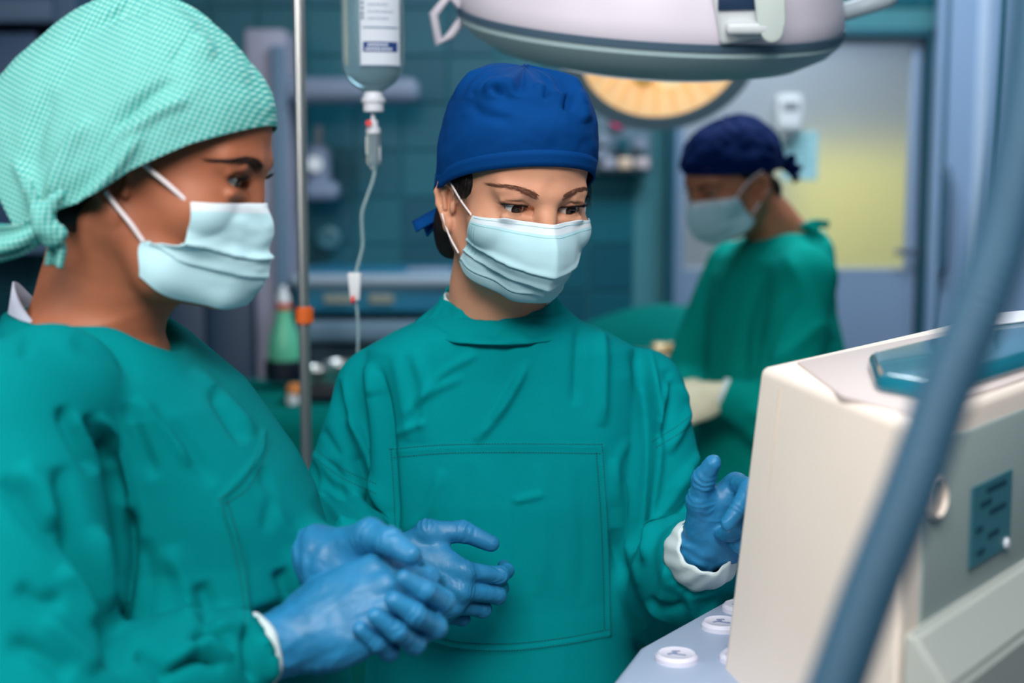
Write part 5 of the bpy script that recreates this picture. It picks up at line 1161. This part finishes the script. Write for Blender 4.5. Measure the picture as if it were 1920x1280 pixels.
def brim_l(p):
    c = math.cos(p); return (.0960*math.sin(p), (.013 - .110*c if c > 0 else .013 - .148*c), float(np.interp(c, bx, bz)))
W, uv, _ = cap_loft(LR, LC, brim_l, (0, .022, .1450), n=1.55, nr=90, nc=240, side=.03, wr=.0035, seed=6)
W = press(W, [([(108, 402), (160, 330), (205, 250), (300, 165)], 13, -0.0052, 'r'), ([(150, 385), (215, 320), (262, 250)], 10, 0.0064, 'r'), ([(90, 390), (120, 300), (170, 220)], 12, 0.0080, 'r'), ([(130, 395), (175, 330), (215, 262)], 7, -0.0058, 'r'), ([(210, 235), (270, 185), (330, 150)], 9, -0.0046, 'r'), ([(225, 260), (290, 215), (350, 185)], 10, 0.0056, 'r'),
  ([(300, 25), (345, 50), (400, 110)], 14, 0.0048, 'r'), ([(130, 100), (165, 60), (200, 40)], 14, -0.0040, 'r'), ([(190, 45), (230, 25), (280, 18)], 10, -0.0046, 'r'), ([(60, 330), (70, 250), (100, 170)], 14, -0.0046, 'r'), ([(240, 350), (330, 300), (430, 262)], 9, -0.0017, 'r'), ([(320, 120), (360, 70), (380, 60)], 8, -0.0035, 'r'), ([(30, 300), (50, 340), (75, 400)], 10, 0.0064, 'r')])
Lc = (W.reshape(-1, 3) - LC) @ LR; ca, sa = math.cos(.2), math.sin(.2)
uv = np.stack([Lc[:, 1]*ca + Lc[:, 2]*sa, Lc[:, 2]*ca - Lc[:, 1]*sa], 1)         # cut from two flat side panels
lcap = cap_object('surgical_cap', W, CHECK, lef, .0016, uv)
kn = at(78, 416, 1.135)
G = Grid(*[np.arange(kn[i]-.06, kn[i]+.06, .0018, dtype=np.float32) for i in range(3)]); G.frame()
G.ell(kn, (.009, .010, .013), .003); G.ell(kn + (.008, .002, -.010), (.010, .010, .011), .004); G.chain([kn + (.004, .004, .010), kn + (.016, .004, .022)], (.007, .004), .004); G.chain([kn + (-.004, .0, .010), kn + (-.012, .004, .030)], (.006, .004), .004)
V, F = G.mesh(1); V = wrinkle(V, normals(V, F), .002, 90, oct=2); me = mesh_np('knot', V, F); link('knot', me, CHECK, lcap); grid_uv(me, np.stack([V[:, 0], V[:, 2]], 1))
def strap(name, P, w0, m, par, twist=0):
    P = spline(P, 6); n = len(P); Q = np.zeros((n, 9, 3)); U = np.zeros((n, 9, 2)); L = 0
    for i in range(n):
        T = P[min(i+1, n-1)] - P[max(i-1, 0)]; T /= np.linalg.norm(T); s = np.cross(T, [.25, -.9, .1]); s /= np.linalg.norm(s); o = np.cross(s, T); L += np.linalg.norm(P[i]-P[i-1]) if i else 0
        wd = w0*(.45 + .55*min(1, i/n*2.2))
        for j in range(9):
            q = (j-4)/4; Q[i, j] = P[i] + s*q*wd + o*(.003*math.cos(q*PI*1.2 + i*.25)); U[i, j] = (q*wd, L)
    V, F, _ = sheet(Q, .0012); me = mesh_np(name, V, F); o = link(name, me, m, par); grid_uv(me, np.concatenate([U.reshape(-1, 2)]*2)); return o
strap('cap_tie', [kn + (0, 0, -.005), kn + (-.020, -.004, -.012), kn + (-.050, -.002, -.016), kn + (-.085, .004, -.028)], .012, CHECK, lcap)
strap('cap_tie', [kn + (0, .004, -.012), kn + (-.020, .004, -.022), kn + (-.050, .004, -.029), kn + (-.075, .004, -.038)], .006, CHECK, lcap)
strap('cap_tie', [kn + (.010, .006, -.010), kn + (.009, .008, -.022), kn + (.005, .010, -.036)], .007, CHECK, lcap)
# gown
G = Grid(axis(-.74, .02, .013, (-.50, -.05, .0028)), axis(.90, 1.66, .016, (.95, 1.34, .0028)), axis(.34, 1.52, .018, (1.10, 1.485, .0028)))
G.frame(TR, tl)
G.loft([(1.475, 0, .060, .072, .062, .060), (1.462, 0, .045, .100, .060, .078), (1.445, 0, .030, .128, .062, .094), (1.425, 0, .010, .146, .062, .108), (1.40, 0, 0, .155, .080, .120), (1.369, 0, 0, .152, .106, .125), (1.338, 0, 0, .150, .130, .128), (1.307, 0, 0, .150, .148, .128), (1.274, 0, 0, .152, .157, .128), (1.24, 0, 0, .165, .161, .13), (1.14, 0, 0, .175, .176, .135), (1.0, 0, 0, .19, .185, .15), (.8, 0, 0, .185, .17, .15), (.42, 0, 0, .20, .175, .16)], .012, p=2.2)
G.frame()
G.chain([L_SR + (.02, .03, .015), L_SR, L_ER], (.060, .064, .064), .008)
fd = L_WR - L_ER; fd /= np.linalg.norm(fd); G.chain([L_ER, L_WR - fd*.075, L_WR - fd*.034], (.060, .045, .039), .012)
G.cap(L_WR - fd*.046, L_WR + fd*.05, .033, .040, .003, 's')
G.chain([L_SL + (0, -.03, .010), L_SL, L_EL], (.045, .050, .058), .012)
fe = L_WL - L_EL; fe /= np.linalg.norm(fe); G.chain([L_EL, L_WL - fe*.040], (.062, .042), .02)
nh = at(165, 585, 1.245)
G.ell(nh + np.array([.012, 0, .030]), (.092, .092, .050), .006, 's'); G.ell(nh + np.array([.052, -.002, -.004]), (.050, .055, .035), .01, 's')
V, F = G.mesh(2); V, F = keep_big(V, F); del G
fl = [([(109, 874), (120, 942), (151, 1026), (191, 1111), (219, 1195), (213, 1263)], 18, -0.0218, 'r'), ([(242, 953), (248, 1043), (239, 1122), (224, 1189)], 11, -0.0163, 'r'), ([(179, 987), (196, 1066), (224, 1144)], 13, 0.0095, 'r'), ([(185, 779), (216, 818), (240, 897), (254, 976)], 9, 0.0102, 'r'), ([(160, 779), (196, 852), (227, 942)], 12, -0.0102, 'r'), ([(112, 762), (140, 818), (179, 886)], 13, -0.0095, 'r'), ([(134, 773), (168, 829), (208, 897)], 10, 0.0054, 'r'), ([(241, 756), (264, 829), (292, 897)], 12, -0.0061, 'r'), ([(281, 762), (337, 813), (404, 908)], 14, -0.0054, 'r'), ([(253, 745), (314, 801), (359, 874)], 12, 0.0054, 'r'), ([(393, 728), (427, 779), (461, 829)], 12, -0.0075, 'r'), ([(359, 689), (416, 745), (478, 813)], 12, 0.0054, 'r'), ([(61, 593), (53, 627), (44, 672)], 7, -0.0041, 'r'), ([(134, 633), (213, 672), (264, 706)], 16, -0.0041, 'r'), ([(0, 897), (56, 970), (140, 1043)], 22, -0.0095, 'r'), ([(33, 874), (84, 925), (106, 987)], 20, 0.0082, 'r'), ([(28, 1099), (73, 1128), (123, 1122)], 18, -0.0068, 'r'), ([(112, 1066), (146, 1099), (185, 1167)], 18, 0.0082, 'r'), ([(11, 1206), (67, 1223), (134, 1268)], 20, -0.0082, 'r'), ([(84, 1156), (123, 1195), (185, 1257)], 18, 0.0068, 'r'), ([(371, 1094), (388, 1133), (388, 1173)], 18, -0.0082, 'r'), ([(314, 1026), (348, 1099), (354, 1167)], 18, 0.0068, 'r'), ([(269, 1009), (281, 1094), (269, 1178)], 16, -0.0054, 'r'), ([(523, 1066), (539, 1105), (548, 1133)], 15, -0.0082, 'r'), ([(494, 908), (523, 976), (556, 1021)], 14, 0.0041, 'r'), ([(489, 874), (506, 931), (500, 998)], 12, -0.0041, 'r'), ([(497, 807), (482, 858), (413, 937)], 5, 0.0026, 'g'), ([(413, 948), (444, 1009), (458, 1066), (467, 1170)], 5, 0.0028, 'g'), ([(359, 1215), (385, 1184), (433, 1223)], 10, -0.0122, 'r'), ([(320, 1243), (382, 1206), (433, 1232)], 9, 0.0095, 'r'), ([(312, 1265), (365, 1237), (416, 1251)], 10, -0.0109, 'r'), ([(393, 1178), (427, 1175), (458, 1178)], 8, 0.0068, 'r'), ([(462, 1175), (465, 1223), (469, 1279)], 10, -0.0109, 'r'), ([(489, 1195), (506, 1234), (508, 1279)], 11, 0.0068, 'r'), ([(253, 1223), (292, 1251), (314, 1285)], 12, -0.0082, 'r')]
V = folds(V, F, fl); N = normals(V, F); m = V[:, 2] > 1.05; V[m] = wrinkle(V[m], N[m], .003, 9, (1, 1, .6), oct=2)
lg = link('surgical_gown', mesh_np('surgical_gown', V, F), fabric('gown_cotton_dimmed', (0, 124, 128)), lef); lg_bvh = bvh_of(V, F)  # same cotton, colour darkened to offset the strong lamp light on this figure
stitches('stitching', lg_bvh, [[(412, 935), (428, 985), (450, 1080), (462, 1172)], [(426, 940), (440, 985), (461, 1080), (472, 1168)], [(412, 935), (458, 900), (498, 812)], [(424, 944), (470, 908), (512, 822)]], STITCH, lg, step=6.5, ln=.0016)
# white undershirt at the nape
Pu = []
for t in np.linspace(0, 1, 5):
    ring = []
    for p in np.linspace(0, 2*PI, 90, endpoint=False):
        q = np.array([(.078 - .012*t)*math.sin(p), .040 + ((.062 if math.cos(p) > 0 else .082) - .010*t)*(-math.cos(p)), 0]); z = 1.444 + (.010 + .046*max(-math.cos(p - .15), 0)**3)*t - .028*max(math.cos(p), 0)
        ring.append(lw(q[0], q[1], z))
    Pu.append(ring)
link('undershirt', mesh_np('undershirt', *sheet(np.array(Pu), .002, True)[:2]), mat('pale_shirt', (196, 204, 226), .9), lef)
Pk = []
for t in np.linspace(0, 1, 7):
    u = np.cross(fd, [0, 0, 1]); u /= np.linalg.norm(u); v = np.cross(fd, u)
    Pk.append([L_WR + fd*(-.038 + .028*t) + (.0318 - .003*t + .0008*math.sin(6*p))*(math.cos(p)*u + math.sin(p)*v) for p in np.linspace(0, 2*PI, 56, endpoint=False)])
link('white_cuff', mesh_np('white_cuff', *sheet(np.array(Pk), .002, True)[:2]), WHITE_CUFF, lef)
RR2 = hand_R((.90, .12, .42), (-.28, -.86, .42))
glove('glove', lef, RR2, L_WR + fd*.014, True, [(46, 46, 26), (44, 44, 26), (42, 42, 24), (46, 44, 26)], [3, 0, -3, -7], [(.018, .018, -.006), (.040, .045, -.018), (.044, .072, -.028), (.036, .094, -.036)], GLOVE, seed=3, fore=-fd, cuff_len=.026, lengths=.95, wr=.0012)
RL2 = hand_R((.78, -.20, -.48), (.20, .88, -.42))
glove('glove', lef, RL2, L_WL, False, [(58, 66, 34), (58, 66, 34), (58, 64, 34), (56, 62, 34)], [3, 0, -3, -7], [(.018, .014, -.010), (.036, .028, -.028), (.041, .048, -.046), (.042, .070, -.056)], GLOVE, seed=4, fore=-fe, cuff_len=.05, wr=.0008)
# ================================================================ the person working at the table behind
bac = thing('person', 'person behind in a navy cap and green gown, head bent over the table', 'person', (.535, 2.98, 0))
BR = Rz(rad(-60)) @ Rx(rad(20)) @ Ry(rad(3))
BC = at(1320, 358, 2.90) - BR @ np.array([0, -.0725, 0])
tb = np.array([.535, 2.98, 0]); TB = Rz(rad(-72)); bw = lambda x, y, z: TB @ np.array([x, y, 0]) + tb + (0, 0, z)
G = Grid(axis(.1, .95, .03, (BC[0]-.12, BC[0]+.12, .0026)), axis(2.6, 3.4, .03, (BC[1]-.11, BC[1]+.11, .0026)), axis(-.02, BC[2]+.14, .03, (BC[2]-.18, BC[2]+.12, .0026)))
head_sdf(G, BR, BC, dict(lid_up=.05, lid_lo=.28)); G.frame()
hb = BC + BR @ np.array([0, .026, -.05]); nb = bw(0, .05, 1.44)
G.chain([hb, hb*.5 + nb*.5, nb], (.054, .050, .058), .03)
G.frame(TB, tb); G.loft([(1.44, 0, .045, .09, .055, .07), (1.40, 0, .01, .13, .07, .09), (1.28, 0, 0, .12, .07, .09), (1.05, 0, 0, .11, .07, .09), (.85, 0, 0, .13, .09, .10), (.72, 0, 0, .12, .08, .08)], .03)
B_SL, B_EL, B_WL = bw(.155, 0, 1.38), at(1468, 790, 2.78), at(1352, 738, 2.80)
B_SR, B_ER, B_WR = bw(-.155, 0, 1.38), bw(-.20, -.10, 1.10), at(1300, 735, 2.95)
G.frame(); G.chain([B_SL, B_EL, B_WL], (.036, .028, .017), .02); G.chain([B_SR, B_ER, B_WR], (.036, .028, .017), .02); legs(G, tb[0], tb[1], rad(198))
V, F = G.mesh(2); V, F = keep_big(V, F); del G
SK_B = mat('skin_tan', (184, 118, 88), .46, noise_amt=.05, noise_scale=50, spec=.4)
link('body', mesh_np('body', V, F), SK_B, bac); b_bvh = bvh_of(V, F)
eyes(bac, BR, BC, (0, -1, -.5), (36, 22, 16), (220, 214, 210)); lashes(bac, BR, BC, dict(lid_up=.05, lid_lo=.28), LASH, n=40, low=False)
brows(bac, BR, BC, b_bvh, mat('brow_hair_black', (34, 20, 16), .7), [(.0130, .0125, .0034, 38), (.022, .0175, .0034, 22), (.033, .0210, .0028, 6), (.050, .0180, .0012, -16)], n=160, r=.0003)
hair_mass(bac, BR, BC, [((0, .012, .028), (.0765, .095, .084)), ((0, .075, -.05), (.05, .026, .035))], [((0, -.075, .02), (.0655, .062, .085)), ((0, -.02, -.095), (.09, .07, .07))], HAIR, fine=.003)
mk, _ = face_mask(bac, BR, BC, [[(x*1.0, y, z) for x, y, z in r] for r in
      [S7([(-.0655, -.045, -.0155), (-.049, -.071, -.0150), (-.023, -.092, -.0120), (0, -.1095, -.0105)]), S7([(-.0670, -.041, -.0320), (-.051, -.077, -.0350), (-.026, -.1065, -.0370), (0, -.1240, -.0370)]),
       S7([(-.0680, -.034, -.0500), (-.053, -.074, -.0570), (-.029, -.1065, -.0610), (0, -.1250, -.0620)]), S7([(-.0680, -.025, -.0660), (-.052, -.064, -.0790), (-.029, -.094, -.0860), (0, -.1120, -.0880)]),
       S7([(-.0650, -.018, -.0720), (-.047, -.050, -.0930), (-.026, -.074, -.1040), (0, -.0880, -.1060)])]], b_bvh, [(.43, .0026, .05), (.66, .0024, .03)], nr=60, nc=70, seed=8, crumple=.002, dash=False)
L_ = lambda *p: [BR @ np.array(q) + BC for q in p]
for x in (-1, 1):
    ear_loop(mk, L_((x*.0655, -.046, -.018), (x*.0715, -.028, -.004), (x*.0785, -.002, .010), (x*.088, .014, .016)), r=.002)
    ear_loop(mk, L_((x*.0675, -.022, -.066), (x*.0745, -.004, -.050), (x*.081, .010, -.036), (x*.089, .018, -.026)), r=.002)
NAVY = mat('cap_navy', (0, 28, 78), .85, bump=.2, bump_scale=800, spec=.12)
def brim_b(p):
    c = math.cos(p); return (.0845*math.sin(p), .010 - (.106*c if c > 0 else .113*c), .014 + .028*max(c, 0) - .030*max(-c, 0))
W, uv, _ = cap_loft(BR, BC, brim_b, (0, .018, .121), n=2.3, nr=50, nc=140, side=.05, wr=.008, seed=11)
bcap = cap_object('surgical_cap', W, NAVY, bac)
kb = BR @ np.array([.02, .126, -.016]) + BC
for e in ((.035, .0, -.012), (.030, .01, -.034), (.02, -.02, .016)): strap('cap_tie', [kb - np.array([.01, 0, 0]), kb + np.array(e)*.5 + (0, 0, .004), kb + np.array(e)], .009, NAVY, bcap)
# gown
G = Grid(axis(.15, 1.0, .02, (.30, .80, .0055)), axis(2.55, 3.5, .02, (2.66, 3.15, .0055)), axis(.34, 1.52, .025, (1.02, 1.49, .0055)))
G.frame(TB, tb)
G.loft([(1.468, 0, .055, .072, .062, .060), (1.455, 0, .040, .10, .068, .085), (1.44, 0, .030, .128, .074, .100), (1.41, 0, .012, .150, .085, .118), (1.37, 0, 0, .158, .090, .128), (1.30, 0, 0, .162, .100, .135), (1.20, 0, .01, .168, .115, .155), (1.1, 0, .015, .175, .135, .175), (.9, 0, .02, .20, .16, .20), (.42, 0, .02, .24, .19, .21)], .012, p=2.2)
G.frame()
G.chain([B_SL + (0, .03, .01), B_SL, B_EL], (.055, .062, .066), .02); fb = B_WL - B_EL; fb /= np.linalg.norm(fb); G.chain([B_EL, B_WL - fb*.03], (.064, .044), .02)
G.chain([B_SR, B_ER, B_ER*.45 + B_WR*.55], (.058, .060, .042), .02)
G.ell(nb + np.array([-.012, 0, .045]), (.078, .078, .042), .006, 's')
V, F = G.mesh(2); V, F = keep_big(V, F); del G
V = folds(V, F, [([(1430, 500), (1395, 620), (1390, 720)], 12, -.012, 'r'), ([(1500, 560), (1440, 640), (1425, 700)], 12, -.012, 'r'), ([(1540, 600), (1490, 650), (1450, 680)], 12, .010, 'r'), ([(1380, 500), (1350, 600), (1330, 690)], 14, .008, 'r'), ([(1470, 470), (1520, 560), (1560, 640)], 14, .008, 'r'), ([(1400, 760), (1440, 800), (1400, 830)], 12, .010, 'r')])
N = normals(V, F); V = wrinkle(V, N, .005, 8, (1, 1, .6), oct=2)
bg_ = link('surgical_gown', mesh_np('surgical_gown', V, F), mat('gown_green', (0, 140, 130), .92, noise_amt=.06, noise_scale=9, spec=.06), bac)
kg = at(1498, 426, 2.93)
for e in ((.030, -.05, -.004), (.055, -.03, .006), (.045, -.02, -.025)): strap('gown_tie', [kg, kg + np.array(e)*.5 + (0, 0, .006), kg + np.array(e)], .008, MATS['gown_green'], bg_)
PALE = mat('pale_latex', (226, 220, 190), .5, bump=.3, bump_scale=120)
Pk = []
u = np.cross(fb, [0, 0, 1]); u /= np.linalg.norm(u); v = np.cross(fb, u)
for t in np.linspace(0, 1, 6): Pk.append([B_WL + fb*(-.045 + .05*t) + (.040 - .008*t)*(math.cos(p)*u + math.sin(p)*v) for p in np.linspace(0, 2*PI, 40, endpoint=False)])
link('white_cuff', mesh_np('white_cuff', *sheet(np.array(Pk), .002, True)[:2]), WHITE_CUFF, bac)
glove('glove', bac, hand_R((-.85, -.2, -.25), (-.1, -.8, .5)), B_WL, False, [(30, 40, 20), (34, 44, 22), (38, 46, 22), (42, 44, 22)], [4, 1, -2, -6], THUMB_OUT, PALE, fine=.0022, fore=-fb, cuff_len=.03)
glove('glove', bac, hand_R((-.75, -.45, -.15), (0, -.4, .9)), B_WR, True, [(30, 40, 20), (34, 44, 22), (38, 46, 22), (42, 44, 22)], [4, 1, -2, -6], THUMB_OUT, PALE, fine=.0022, fore=B_ER - B_WR, cuff_len=.04)
